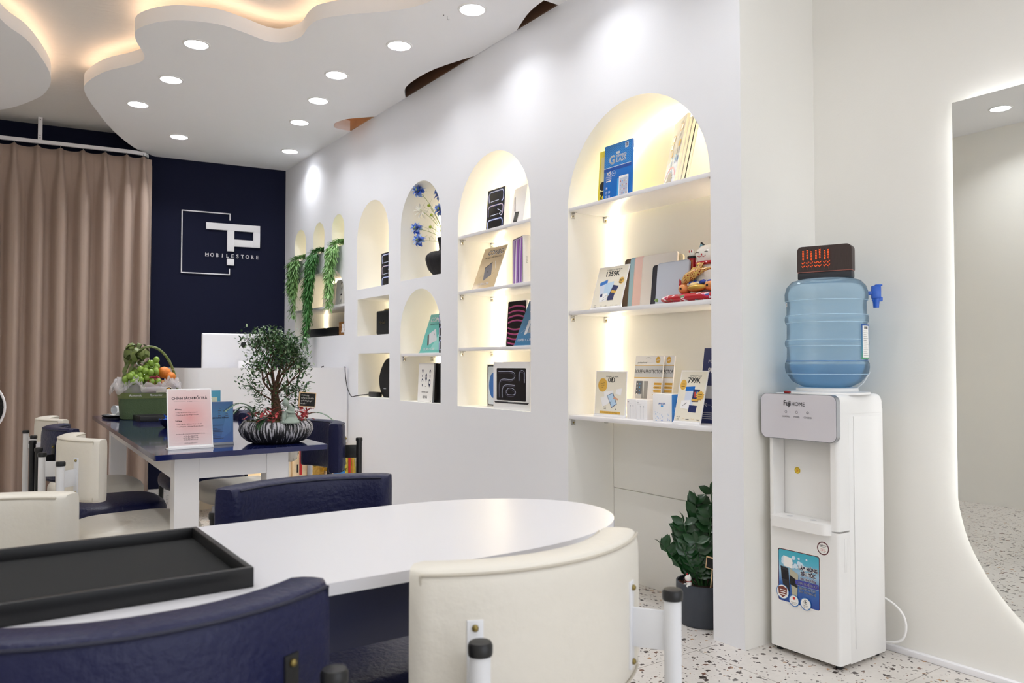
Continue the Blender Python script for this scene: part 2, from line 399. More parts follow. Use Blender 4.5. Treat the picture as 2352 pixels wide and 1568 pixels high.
for q in niches:
    m.grid([[(WX, a, b) for a, b in q], [(NX, a, b) for a, b in q]], M_niche, cv=True)
    vs, fs = fill2d(q); i = m.mi(M_niche); V = [m.bm.verts.new((NX, a, b)) for a, b in vs]
    for f in fs: m.bm.faces.new([V[k] for k in f]).material_index = i
# return of the wall and the wall with the mirror
struct(m.build('wall_right'))
m = MB(); m.box(2.3774, 2.95, 1.8962, 1.93, -.03, 3.0, M_wallw); struct(m.build('wall_right'))
m = MB(); m.box(2.84, 2.95, -2.6, 1.896, -.03, 3.0, M_wallw); struct(m.build('wall_right'))
m = MB(); m.box(2.818, 2.84, -2.6, 1.895, 0, .022, M_white, bev=.003); struct(m.build('baseboard_right'))
# boards covering the lower back of the large niche, with the socket outline
m = MB(); m.box(2.668, 2.68, 2.047, 2.928, .445, .812, M_niche, bev=.002); m.box(2.672, 2.68, 2.047, 2.928, 0, .441, M_niche, bev=.002)
m.box(2.662, 2.672, 2.12, 2.22, .325, .43, M_niche, bev=.003); struct(m.build('trim_3'))
# back wall (navy), left wall, wall behind the camera
m = MB(); a = Vector((2.45, 7.0335)); d = Vector((-.99016, .13993)); e = a+d*3.35
m.face([(a.x, a.y, -.03), (e.x, e.y, -.03), (e.x, e.y, 3.0), (a.x, a.y, 3.0)], M_navyw)
q = Vector((.14, .99))*.08; m.grid([[(a.x, a.y, -.03), (e.x, e.y, -.03)], [(a.x+q.x, a.y+q.y, -.03), (e.x+q.x, e.y+q.y, -.03)], [(a.x+q.x, a.y+q.y, 3), (e.x+q.x, e.y+q.y, 3)], [(a.x, a.y, 3), (e.x, e.y, 3)]], M_navyw)
struct(m.build('wall_back'))
m = MB(); m.box(-.8, -.7, -2.6, 7.6, -.03, 3.0, M_wallw); struct(m.build('wall_left'))
m = MB(); m.prism([(-.8, -.03), (2.95, -.03), (2.95, 3.0), (-.8, 3.0)], 'y', -2.7, -2.6, M_wallw, holes=[[(-.5, .12), (2.6, .12), (2.6, 2.6), (-.5, 2.6)]]); struct(m.build('wall_front'))
m = MB()
for q in ((-.5, -.45, .12, 2.6), (2.55, 2.6, .12, 2.6), (1.025, 1.075, .12, 2.6), (-.45, 2.55, .12, .17), (-.45, 2.55, 2.55, 2.6)): m.box(q[0], q[1], -2.68, -2.63, q[2], q[3], M_white, bev=.003)
struct(m.build('added_window_1'))  # unseen window added behind the camera to even out the room light
pl_ = bpy.data.lights.new('added_window_portal', 'AREA'); pl_.shape = 'RECTANGLE'; pl_.size = 3.1; pl_.size_y = 2.48; pl_.cycles.is_portal = True
po_ = bpy.data.objects.new('added_window_portal', pl_); COL.objects.link(po_); po_.location = (1.05, -2.62, 1.36); po_.rotation_euler = (R(90), 0, 0)
# ---------------------------------------------------------------- shelves
def shelf(y0, y1, ztop, label, br=True, th=.019):
    t = thing('shelf', label, 'shelf', (WX+.01, (y0+y1)/2, ztop-th), group='white shelves in the wall niches')
    b = MB(); b.box(WX+.006, NX-.024, y0+.002, y1-.002, ztop-th, ztop, M_whitem, bev=.0015); b.build('board', t, world=True)
    if br:
        for y, s in ((y1, -1), (y0, 1)):
            for x in (WX+.03, NX-.06):
                b = MB(); b.box(x-.012, x+.012, min(y, y+s*.004), max(y, y+s*.004), ztop-th-.03, ztop-th, M_chrome, bev=.001)
                b.box(x-.012, x+.012, min(y, y+s*.022), max(y, y+s*.022), ztop-th-.003, ztop-th, M_chrome)
                b.ball((x, y+s*.005, ztop-th-.018), .004, M_brass, 8, 6); b.build('bracket', t, world=True)
shelf(2.045, 2.93, 1.817, 'top shelf of the largest niche, under the blue box and magazines')
shelf(2.045, 2.93, 1.315, 'middle shelf of the largest niche, under the 1259K sign and lucky cat')
shelf(2.045, 2.93, .815, 'lowest shelf of the largest niche, under the 0Đ and 799K signs')
shelf(3.235, 3.965, 1.818, 'top shelf of the four-level arched niche')
shelf(3.235, 3.965, 1.490, 'second shelf of the four-level arched niche, under the tan combo sign')
shelf(3.235, 3.965, 1.156, 'third shelf of the four-level arched niche, under the dark blue price sign')
shelf(4.165, 4.71, 1.130, 'shelf inside the small arched niche below the blue flowers')
shelf(5.66, 6.775, 1.53, 'wide shelf behind the hanging grass, holding portrait cards', br=False)
# ---------------------------------------------------------------- warm strips at the back edge of the niches
def nstrip(q, label, r=.0045, mt=None):
    c = (min(p[0] for p in q)+max(p[0] for p in q))/2; z0 = min(p[1] for p in q); z1 = max(p[1] for p in q)
    pts = [(NX-.012, p[0]+(-.012 if p[0] > c+.02 else (.012 if p[0] < c-.02 else 0)), min(p[1], z1-.012)) for p in q[1:] + q[:1]]
    led('led_strip', pts, r, mt or (M_led if 'largest' in label or 'four' in label else M_led2), label)
for q, lb in ((arch(2.045, 2.93, .83, 2.235, 1.80), 'largest niche'), (N5, 'four-level arched niche'), (N4a, 'flower vase niche'), (N4b, 'niche with the framed drawing'),
              (N3a, 'tall arched niche'), (N3b, 'niche with the cube speaker'), (N3c, 'niche with the oval speaker'), (NL, 'niche behind the hanging grass')):
    nstrip(q, 'warm glowing light strip along the back edge of the '+lb)
for q, lb in zip(SL, ('first small oval niche from the navy wall', 'middle small oval niche', 'third small oval niche from the navy wall')):
    pts = [(NX-.012, p[0], p[1]) for p in slot(min(a for a, b in q)+.012, max(a for a, b in q)-.012, min(b for a, b in q)+.012, max(b for a, b in q)-.012)]
    led('led_strip', pts, .003, M_led2, 'warm glowing light strip inside the '+lb, closed=True)
# ---------------------------------------------------------------- mirror
t = thing('wall_mirror', 'large frameless backlit wall mirror with a sweeping curved corner', 'mirror', (2.80, .9, .1))
mp = [(1.329, 1.97), (1.330, .60)] + smooth([(1.330, .60), (1.322, .55), (1.298, .462), (1.251, .37), (1.198, .296), (1.132, .229), (1.04, .165), (.92, .115), (.75, .09)], 4)[1:] + [(.2, .09), (.2, 1.97)]
b = MB(); b.prism(mp, 'x', 2.80, 2.806, M_mirror)
for v in b.bm.verts: v.co.x -= (1.33-v.co.y)*.0115          # the mirror hangs very slightly turned
b.build('mirror_glass', t, world=True)
b = MB(); b.box(2.806, 2.84, .3, 1.2, .35, 1.85, M_wplas); b.build('backing_board', t, world=True)
ip = [(y-.03 if y > .5 else y+.03, z-.03 if z > 1 else z+.03) for y, z in mp]
b = MB(); b.tube([(2.822, y, z) for y, z in ip], .006, M_ledw, 6, closed=True); b.build('light_strip', t, world=True)
# ---------------------------------------------------------------- curtain and track
def cy(x): return 7.36-.1413*(x-.17)-.20
t = thing('curtain_track', 'white ceiling-hung curtain track with a curved end above the beige curtain', 'curtain track', (.4, cy(.4), 2.81))
pts = [(x, cy(x), 2.81) for x in [-.69+.1*k for k in range(17)]] + [(1.0, cy(1.0), 2.81), (1.12, cy(1.12)+.01, 2.81), (1.19, cy(1.19)+.04, 2.81), (1.225, cy(1.2)+.10, 2.81), (1.235, cy(1.2)+.17, 2.81)]
b = MB(); b.grid([[Vector(p)+Vector(o) for o in ((0, -.012, -.014), (0, .012, -.014), (0, .012, .014), (0, -.012, .014))] for p in pts], M_white, cv=True); b.build('rail', t, world=True)
b = MB(); b.box(.425, .455, cy(.44)-.006, cy(.44)+.006, 2.82, 3.0, M_white, bev=.002); b.box(.425, .455, cy(.44)-.02, cy(.44)+.02, 2.994, 3.0, M_white)
for z in (2.84, 2.86, 2.985): b.ball((.44, cy(.44)-.006, z), .004, M_blackm, 8, 6)
b.build('bracket', t, world=True)
M_curt = mat('beige_curtain', '#ad998c', .9, bump=.12, bscale=400, var=.06)
t = thing('curtain', 'floor-length beige pinch-pleated curtain beside the navy wall', 'curtain', (.4, cy(.4), .02))
pl = [-.66+.155*k for k in range(12)] + [1.185]
pl = [x for x in pl if x < 1.17] + [1.17]
rows = []; XS = [-.69+.0065*k for k in range(int((1.235+.69)/.0065)+1)]
for iz in range(41):
    f = iz/40; z = 2.775-(2.775-.012)*f; row = []
    for x in XS:
        d = min(abs(x-p) for p in pl); k = min(range(len(pl)), key=lambda j: abs(x-pl[j]))
        w = .010+.034*min(1, max(0, f-.02)/.12); amp = .035+.055*min(1, f/.15)
        y = cy(min(x, 1.2)) - amp*math.exp(-(d/w)**4)
        if f < .03: y -= .02*math.exp(-((d-.012)/.006)**2) - .012
        y += .012*sin(x*37+k)*min(1, f/.3) + .006*sin(3*f+k)
        zz = z - (.012*sin(min(1, d/.078)*pi/2) if f < .05 else 0)
        row.append((x, y, zz))
    rows.append(row)
rows = [r + [(1.238, cy(1.2)+.08, r[-1][2]), (1.262, cy(1.2)+.15, r[-1][2]-.02)] for r in rows]
b = MB(); b.grid(rows, M_curt); o = b.build('cloth', t, world=True, sharp=60)
sm = o.modifiers.new('s', 'SOLIDIFY'); sm.thickness = .003
b = MB()
for x in pl: b.tube([(x, cy(x)-.012, 2.775), (x, cy(x)-.004, 2.80)], .003, M_chrome, 6)
b.build('hooks', t, world=True)
# ---------------------------------------------------------------- logo sign on the navy wall
P0 = Vector((2.397, 7.041)); D0 = Vector((.99016, -.13993))
t = thing('wall_sign', 'white raised shop logo with open square frame on the navy wall', 'sign', (P0.x-D0.x*.5, P0.y-D0.y*.5-.003, 2.1), math.atan2(D0.y, D0.x))
def rects(name, rs, th=.012, m=M_white):
    b = MB()
    for x0, x1, z0, z1 in rs: b.box(x0+.5, x1+.5, -th, .0, z0-2.1, z1-2.1, m, bev=.001)
    return b.build(name, t)
rects('frame_line', [(-.903, -.500, 2.391, 2.400), (-.903, -.894, 1.850, 2.400), (-.903, -.500, 1.850, 1.859), (-.509, -.500, 2.338, 2.400), (-.509, -.500, 1.850, 1.908)])
rects('letter_mark', [(-.703, -.247, 2.247, 2.306), (-.527, -.468, 2.062, 2.247), (-.305, -.247, 2.108, 2.247), (-.468, -.305, 2.108, 2.17), (-.527, -.468, 1.938, 1.996)], .02)
b = MB(); M_ = Matrix.Translation((.5-.711, -.008, 2.016-2.1)) @ Matrix.Rotation(R(90), 4, 'X')
for k, ch in enumerate('MOBILESTORE'):
    Mk = Matrix.Translation((.5-.711+.018+k*.0425, -.008, 2.007-2.1)) @ Matrix.Rotation(R(90), 4, 'X')
    b.text(ch, Mk, M_white, .045, bold=.0022, sx=.92)
    if ch in 'MILETR':
        w = {'M': .013, 'I': .007, 'L': .010, 'E': .010, 'T': .007, 'R': .011}[ch]
        b.box(.5-.711+.018+k*.0425-w, .5-.711+.018+k*.0425+(w if ch in 'MITR' else 0), -.010, -.008, 2.007-2.1, 2.0095-2.1, M_white)
b.build('lettering', t)
# ================================================================== chairs
def sgn(v, e): return math.copysign(abs(v)**e, v)
def make_chair(label, group, pad, seam, frame):
    t = thing('chair', label, 'chair', group=group)
    Ro, th, z0, z1, cy0, HA = .340, .068, .560, .788, .05, 41
    # backrest: curved pillow block
    b = MB(); rows = []; NA = 30
    for i in range(NA+1):
        u = -1+2*i/NA; a = R(270+HA*u)
        e = (1-max(0, (abs(u)-.93)/.07)**2*.35) if abs(u) > .93 else 1
        rc = Ro-th/2; row = []
        for k in range(28):
            c, s_ = cos(2*pi*k/28), sin(2*pi*k/28)
            dr = th/2*sgn(c, .28)*e*(1+.10*(1-abs(s_))*(1-u*u)); dz = (z1-z0)/2*sgn(s_, .28)*(1-.04*(1-e))
            r = rc+dr; row.append((r*cos(a), cy0+r*sin(a), (z0+z1)/2+dz))
        rows.append(row)
    V = b.grid(rows, pad, cv=True); b.cap(V[0][::-1], pad); b.cap(V[-1], pad)
    bk = b.build('backrest', t, sharp=50)
    for rr, z in ((Ro-.002, z1-.007), (Ro-th+.003, z1-.007), (Ro-.002, z0+.007)):
        b = MB(); b.tube([(rr*cos(R(270+HA*.93*u/20)), cy0+rr*sin(R(270+HA*.93*u/20)), z) for u in range(-20, 21)], .0022, seam, 6); b.build('seam', bk)
    for s_ in (-1, 1):
        a = R(270+s_*HA*.93)
        b = MB(); b.tube([((Ro-.003)*cos(a), cy0+(Ro-.003)*sin(a), z0+.01), ((Ro-.003)*cos(a), cy0+(Ro-.003)*sin(a), z1-.008)], .002, seam, 6); b.build('seam', bk)
    # seat cushion
    b = MB(); rings = []
    for sc, z in ((.90, .372), (.985, .380), (1.0, .40), (.995, .422), (.955, .440), (.85, .449), (.6, .455), (.3, .458), (.05, .459)):
        rings.append([(.232*sc*sgn(cos(2*pi*k/40), .5), -.012+.212*sc*sgn(sin(2*pi*k/40), .5), z) for k in range(40)])
    V = b.grid(rings, pad, cv=True); b.cap(V[0][::-1], pad); b.cap(V[-1], pad); b.build('seat', t, sharp=60)
    br_a = R(26)
    for s_ in (-1, 1):
        bx, by = s_*Ro*sin(br_a), cy0-Ro*cos(br_a); dx, dy = s_*.50, -.866
        px, py = bx+dx*.066, by+dy*.066
        b = MB(); b.lathe([(.0132, 0), (.0132, .702)], (px, py, 0), frame, 24); po = b.build('post', t)
        b = MB(); b.lathe([(.0152, .700), (.0158, .703), (.0158, .712), (.0135, .716), (.002, .717)], (px, py, 0), M_black, 24); b.build('cap', po)
        M_ = Matrix.Translation((bx, by, 0)) @ Matrix.Rotation(math.atan2(dy, dx), 4, 'Z')
        b = MB(); b.box(-.006, .058, -.003, .003, .622, .682, frame, bev=.001, M=M_); b.build('arm_plate', t)
        b = MB(); b.box(-.001, .004, -.011, .011, .588, .722, frame, bev=.001, M=M_); bp = b.build('bracket', t)
        for z in (.598, .712):
            b = MB(); b.ball(M_ @ Vector((.005, 0, z)), (.0048, .0048, .0048), M_brass, 10, 8); b.build('screw', bp)
        b = MB(); b.tube([(px, py, .355), (s_*.185, -.10, .362), (s_*.185, .165, .362)], .0115, frame, 12); b.build('seat_rail', t)
        b = MB(); b.lathe([(.0132, 0), (.0132, .372)], (s_*.185, .165, 0), frame, 20); b.build('front_leg', t)
    b = MB(); b.tube([(-.185, .12, .362), (.185, .12, .362)], .0115, frame, 12); b.build('seat_rail', t)
    return t
CW = ('white upholstered chairs',); grpW, grpN = 'white upholstered tub chairs', 'navy upholstered tub chairs'
cw = make_chair('white leather chair in the foreground with its white posts toward the camera', grpW, M_lwhite, M_lseam, M_steel)
cn = make_chair('navy leather chair in the left foreground, its back toward the camera', grpN, M_lnavy, M_nseam, M_black)
cw.location = (.690, 1.147, 0); cw.rotation_euler.z = R(3.5)
cn.location = (.175, 1.165, 0); cn.rotation_euler.z = R(-2)
copy_tree(cn, (.668, 1.585, 0), R(181), 'navy leather chair across the white table, facing the camera')
copy_tree(cw, (-.02, 1.72, 0), R(178), 'white leather chair across the white table, cut by the left picture edge')
copy_tree(cw, (.572, 3.39, 0), R(-85), 'white chair nearest the camera on the left side of the blue table')
copy_tree(cn, (.560, 3.95, 0), R(-90), 'navy chair between two white chairs left of the blue table')
copy_tree(cw, (.575, 4.62, 0), R(-88), 'white chair farthest from the camera, left of the blue table')
copy_tree(cn, (1.200, 3.60, 0), R(90), 'navy chair with black posts right of the blue table, behind the bonsai')
copy_tree(cw, (1.160, 4.13, 0), R(90), 'white chair mostly hidden behind the navy chair right of the blue table')
copy_tree(cn, (1.090, 4.66, 0), R(90), 'navy chair farthest from the camera, right of the blue table')
# ================================================================== white table
t = thing('dining_table', 'long white table in the foreground with a rounded end', 'table', (.2, 1.315, 0))
Y0, Y1, XR = 1.06, 1.567, 1.132; cyt = (Y0+Y1)/2; hw = (Y1-Y0)/2
out = [(-.62, Y0), (XR-.40, Y0)] + [(XR-.40+.40*sgn(sin(pi*k/30), .92), cyt-hw*cos(pi*k/30)) for k in range(1, 30)] + [(XR-.40, Y1), (-.62, Y1)]
b = MB(); b.prism(out, 'z', .732, .75, M_table); o = b.build('tabletop', t, world=True)
bv = o.modifiers.new('b', 'BEVEL'); bv.width = .0015; bv.segments = 2; bv.limit_method = 'ANGLE'
M_apron = mat('navy_laminate', '#131a3c', .4)
for y in (1.105, 1.50):
    b = MB(); b.box(-.55, .944, y, y+.018, .634, .732, M_apron, bev=.001); b.build('apron', t, world=True)
for x in (-.55, .926):
    b = MB(); b.box(x, x+.018, 1.123, 1.50, .634, .732, M_apron, bev=.001); b.build('apron', t, world=True)
for x in (-.53, .86):
    for y in (1.125, 1.435):
        b = MB(); b.box(x, x+.06, y, y+.06, 0, .732, M_apron, bev=.002); b.build('leg', t, world=True)
# tray on it
t = thing('serving_tray', 'large black felt-lined tray lying on the white table', 'tray', (.16, 1.27, .75))
b = MB(); x0, x1, y0, y1 = -.20, .172, -.168, .163
b.box(x0+.005, x1-.005, y0+.005, y1-.005, 0, .010, M_felt); b.build('felt_base', t)
b = MB()
for q in ((x0, x1, y0, y0+.009), (x0, x1, y1-.009, y1), (x0, x0+.009, y0+.009, y1-.009), (x1-.009, x1, y0+.009, y1-.009)): b.box(*q, 0, .028, M_black, bev=.0015)
b.build('rim', t)
# ================================================================== blue table
t = thing('meeting_table', 'long glossy navy blue table on white board legs', 'table', (.85, 4.07, 0))
BT = [(.526, 2.868), (1.150, 2.893), (1.250, 5.300), (.618, 5.275)]
b = MB(); b.prism(BT, 'z', .731, .75, M_tblue); o = b.build('tabletop', t, world=True)
bv = o.modifiers.new('b', 'BEVEL'); bv.width = .004; bv.segments = 3; bv.limit_method = 'ANGLE'
def tb(u, v):
    a = Vector(BT[0]).lerp(Vector(BT[1]), u); c = Vector(BT[3]).lerp(Vector(BT[2]), u); return a.lerp(c, v)
def board(u0, u1, v0, v1, z0, z1, name):
    b = MB(); P = [tb(u0, v0), tb(u1, v0), tb(u1, v1), tb(u0, v1)]
    b.prism([tuple(p) for p in P], 'z', z0, z1, M_whitem); o = b.build(name, t, world=True)
    q = o.modifiers.new('b', 'BEVEL'); q.width = .0012; q.segments = 1; q.limit_method = 'ANGLE'; return o
for u in (.125, .655):
    for v in (.035, .905): board(u, u+.135, v, v+.034, 0, .731, 'leg')
board(.2605, .6545, .0365, .044, .648, .731, 'apron'); board(.2605, .6545, .93, .9375, .648, .731, 'apron')
board(.125, .155, .0695, .9045, .648, .731, 'apron'); board(.76, .79, .0695, .9045, .648, .731, 'apron')
# ================================================================== reception desk
t = thing('reception_desk', 'white reception desk with a rounded left corner in front of the navy wall', 'desk', (1.8, 5.75, 0))
xl, yf, rc = 1.215, 5.575, .10
def dpoly(d): return [(xl+d, 6.25), (xl+d, yf+rc)] + [(xl+rc-(rc-d)*cos(pi/2*k/8), yf+rc-(rc-d)*sin(pi/2*k/8)) for k in range(1, 9)]
fr = dpoly(0) + [(2.366, yf)]; bk = [(2.366, yf+.02)] + dpoly(.02)[::-1]
b = MB(); b.prism(fr+bk, 'z', .47, 1.034, M_whitem); b.build('front_panel', t, world=True)
b = MB(); b.box(xl+.03, 2.35, yf+.03, 6.24, .715, .74, M_whitem); b.build('worktop', t, world=True)
b = MB(); b.box(1.30, 2.35, yf+.03, 6.1, .20, .219, M_whitem); b.build('lower_shelf', t, world=True)
b = MB(); b.box(1.30, 2.35, 5.98, 5.998, 0, .715, mat('shelf_back_cream', '#efe2c8', .7)); b.build('back_panel', t, world=True)
for x in (1.295, 2.345):
    b = MB(); b.box(x, x+.018, yf+.03, 6.2, 0, .715, M_whitem); b.build('side_panel', t, world=True)
led('led_strip', [(1.4, 5.70, .70), (2.32, 5.70, .70)], .005, M_led, 'warm light strip under the reception desk')
# desktop computer
t = thing('desktop_computer', 'silver all-in-one computer seen from behind on the reception desk', 'computer', (1.672, 5.97, .74), 0)
M_alu = mat('silver_aluminium', '#e2e2e6', .35, .25)
b = MB(); b.box(-.27, .27, -.012, .012, .10, .548, M_alu, bev=.011, seg=3); b.build('display_back', t)
b = MB(); b.box(-.27, .27, .0125, .014, .10, .548, M_black); b.build('screen', t)
b = MB(); b.box(-.085, .085, -.02, .0, .012, .25, M_alu, bev=.006); b.box(-.085, .085, -.10, .08, 0, .012, M_alu, bev=.004); b.build('stand', t)
f = Face(-.0122); c = .024
ap = [(.0, .68), (.22, .78), (.52, .80), (.78, .62), (.62, .40), (.58, .12), (.72, -.18), (.90, -.30), (.74, -.68), (.48, -.98), (.26, -1.0), (.0, -.90), (-.26, -1.0), (-.50, -.96), (-.78, -.58), (-.92, -.05), (-.84, .42), (-.56, .74), (-.24, .80)]
f.quad([(.03+p[0]*c, .468+p[1]*c) for p in smooth(ap+ap[:1], 3)[:-1]], M_blackm)
f.quad([(.03+p[0]*c, .468+p[1]*c) for p in ((.02, .92), (.06, 1.2), (.28, 1.42), (.42, 1.44), (.40, 1.18), (.22, .96))], M_blackm)
f.build('logo', t)
t = thing('card_holder', 'small white card holder standing on the desk in front of the computer', 'holder', (1.665, 5.80, .74))
b = MB(); b.box(-.045, .045, -.004, .004, 0, .345, M_white, bev=.003); b.box(-.045, .045, .004, .06, 0, .006, M_white, bev=.002); b.build('holder_body', t)
t = thing('cable_clip', 'small black cable end poking above the reception desk', 'cable', (2.19, 5.65, .74))
b = MB(); b.tube([(0, 0, 0), (0, 0, .27), (.0, -.01, .30), (.012, -.02, .305)], .004, M_black, 8); b.build('plug_end', t)
# goods under the desk
M_gold = mat('gold_wrap', '#c9a050', .25, .6, bump=.8, bscale=70, var=.5); M_kraft = mat('beige_print', '#e3cfae', .6, var=.2, bscale=25)
def goods(name, label, x, y, w, d, h, m1, deco, tilt=0, z=.219):
    t = thing(name, label, 'package', (x, y, z), R(tilt))
    b = MB(); n = 14; rows = []
    for zz, s in ((0, .95), (.15, 1), (.7, 1.0), (.92, .9), (1, .75)):
        rows.append([(w/2*s*sgn(cos(2*pi*k/n), .5)+.004*sin(k*3+zz*9), d/2*s*sgn(sin(2*pi*k/n), .5), h*zz) for k in range(n)])
    V = b.grid(rows, m1, cv=True); b.cap(V[0][::-1], m1); b.cap(V[-1], m1); b.build('wrapper', t)
    f = Face(-d/2-.004); deco(f, w, h); f.build('print', t); return t
M_red = mat('print_red', '#c2201f', .5); M_blu = mat('print_blue', '#1f63b0', .5); M_yel = mat('print_yellow', '#e3c63a', .4); M_grn = mat('print_green', '#4c8a3a', .5)
def d_blossom(f, w, h):
    f.rect(-w*.46, -w*.30, h*.02, h*.2, M_red); f.stroke([(-.03, .02), (-.02, .09), (.01, .14), (-.02, .2)], .004, mat('print_brown', '#8a6a4a', .6)); f.stroke([(-.02, .09), (-.05, .15)], .003, MC['print_brown'])
    f.circ(.03, .15, .012, M_red); f.circ(-.05, .16, .008, M_red)
def d_gold(f, w, h): [f.circ(-.05+.03*k, .05+.04*(k % 3), .014, mat('gold_foil', '#d9b45a', .2, .8)) for k in range(4)]
def d_red(f, w, h): f.rect(-.01, .01, .02, h*.85, M_red); f.rect(-.03, -.02, .04, .1, M_black)
goods('gift_box', 'cream blossom-print gift box on the low shelf under the reception desk', 1.93, 5.72, .10, .06, .28, M_cream, d_blossom)
goods('snack_bag', 'beige snack bag with red stripes under the reception desk', 2.04, 5.70, .11, .08, .26, M_kraft, d_red)
goods('snack_bag', 'crumpled gold-wrapped packet under the reception desk, between two chair posts', 2.16, 5.68, .12, .09, .22, M_gold, d_gold)
goods('snack_bag', 'beige and gold packet under the reception desk, right of the gold one', 2.28, 5.68, .10, .08, .21, M_kraft, d_gold)
def d_y(f, w, h):
    f.rect(.0, .02, .02, h*.95, M_red); f.rect(-.04, -.025, .05, h*.8, M_grn); f.rect(.03, .04, .02, h*.9, mat('print_orange', '#d9822b', .5)); f.text('Z', -.02, h*.68, .03, M_red, bold=.001)
goods('snack_bag', 'tall shiny yellow and red packet on the floor beside the reception desk', 2.30, 5.43, .13, .08, .41, mat('yellow_foil', '#d8c24a', .2, .5, bump=.5, bscale=40, var=.3), d_y, z=0)
goods('snack_bag', 'small blue packet on the floor in front of the yellow packet', 2.22, 5.36, .09, .05, .30, mat('blue_foil', '#2f7fc9', .3), lambda f, w, h: None, z=0)
# fan at the left picture edge
t = thing('pedestal_fan', 'standing fan with a dark grille in a white ring at the left picture edge', 'fan', (.015, 5.62, 0), R(-8))
b = MB(); n = 40; b.tube([(.176*cos(2*pi*k/n), 0, .80+.176*sin(2*pi*k/n)) for k in range(n)], .007, M_white, 8, closed=True); b.build('ring', t)
b = MB()
for k in range(48): a = 2*pi*k/48; b.tube([(.03*cos(a), -.035, .80+.03*sin(a)), (.12*cos(a), -.032, .80+.12*sin(a)), (.172*cos(a), 0, .80+.172*sin(a))], .0015, M_blackm, 5)
b.lathe([(.001, .0), (.034, .0), (.034, .006)], (0, 0, 0), M_black, 24, M=Matrix.Translation((0, -.034, .8)) @ Matrix.Rotation(R(90), 4, 'X')); b.build('grille', t)
b = MB(); b.lathe([(.001, .07), (.05, .065), (.10, .045), (.172, .0)], (0, 0, 0), M_blackm, 32, M=Matrix.Translation((0, 0, .8)) @ Matrix.Rotation(R(-90), 4, 'X')); b.build('rear_housing', t)
for k in range(5):
    b = MB(); a0 = 2*pi*k/5; b.grid([[(r*cos(a0+da*s), .012+.018*s, .8+r*sin(a0+da*s)) for s in (-1, 0, 1)] for r, da in ((.03, .3), (.08, .34), (.13, .36), (.155, .25))], mat('fan_grey', '#3a3c40', .4)); b.build('blade', t)
b = MB(); b.lathe([(.012, .02), (.012, .64)], (0, .07, 0), M_white, 16); b.build('pole', t)
b = MB(); b.lathe([(.15, 0), (.15, .012), (.06, .03), (.015, .04)], (0, .07, 0), M_white, 32); b.build('base', t)
# ================================================================== things on the blue table
TZ = .75
M_acr = mat('acrylic_frame', '#f0eff0', .15)
def gradient(name, stops, axis='Z', span=(0, 1), rough=.25, radial=None):
    """printed colour gradient along an object axis (ink on paper)"""
    if name in MC: return MC[name]
    m = bpy.data.materials.new(name); m.use_nodes = True; MC[name] = m; nt = m.node_tree; N = nt.nodes.new; L = nt.links.new
    b = nt.nodes['Principled BSDF']; b.inputs['Roughness'].default_value = rough
    tc = N('ShaderNodeTexCoord'); mr = N('ShaderNodeMapRange')
    if radial:
        d = N('ShaderNodeVectorMath'); d.operation = 'DISTANCE'; d.inputs[1].default_value = radial; L(tc.outputs['Object'], d.inputs[0]); L(d.outputs['Value'], mr.inputs[0])
    else:
        s = N('ShaderNodeSeparateXYZ'); L(tc.outputs['Object'], s.inputs[0]); L(s.outputs['XYZ'.index(axis)], mr.inputs[0])
    mr.inputs[1].default_value, mr.inputs[2].default_value = span
    r = N('ShaderNodeValToRGB'); e = r.color_ramp.elements; e[0].position, e[0].color = stops[0][0], lin(stops[0][1]); e[1].position, e[1].color = stops[-1][0], lin(stops[-1][1])
    for p, c in stops[1:-1]: q = e.new(p); q.color = lin(c)
    L(mr.outputs[0], r.inputs[0]); L(r.outputs[0], b.inputs['Base Color']); return m
def stand_sign(name, label, cat, loc, rz, tilt, w, h, mbase, draw, frame=M_acr, th=.004, foot=.05, border=.004, lip=True, group=None):
    t = thing(name, label, cat, loc, rz, group, rx=-R(tilt))
    b = MB(); b.box(-w/2, w/2, -th/2, th/2, 0, h, frame, bev=.0012); b.build('panel', t)
    if lip:
        b = MB(); b.box(-w/2, w/2, -.008, .004, -.001, .009, frame, bev=.003); b.build('base_lip', t)
    if foot:
        Mt = Matrix.Rotation(R(tilt), 4, 'X'); b = MB(); b.box(-w/2, w/2, -.008, foot, -.001, .0025, frame, bev=.001, M=Mt); b.build('foot', t)
    f = Face(-th/2-.0002); f.rect(-w/2+border, w/2-border, border+(.008 if lip else 0), h-border, mbase); draw(f, w, h); f.build('printed_face', t); return t
def lines(f, x0, z0, n, dz, wd, sz=.0022, m=None):
    for k in range(n): f.rect(x0, x0+wd*(1-.13*((k*7) % 4)), z0-k*dz, z0-k*dz+sz, m or M_txt)
M_pink = gradient('pink_print', [(0, '#dc9a98'), (.5, '#e0bcbc'), (1, '#e0cfcf')], rough=.35, radial=(0, 0, .115), span=(0, .12))
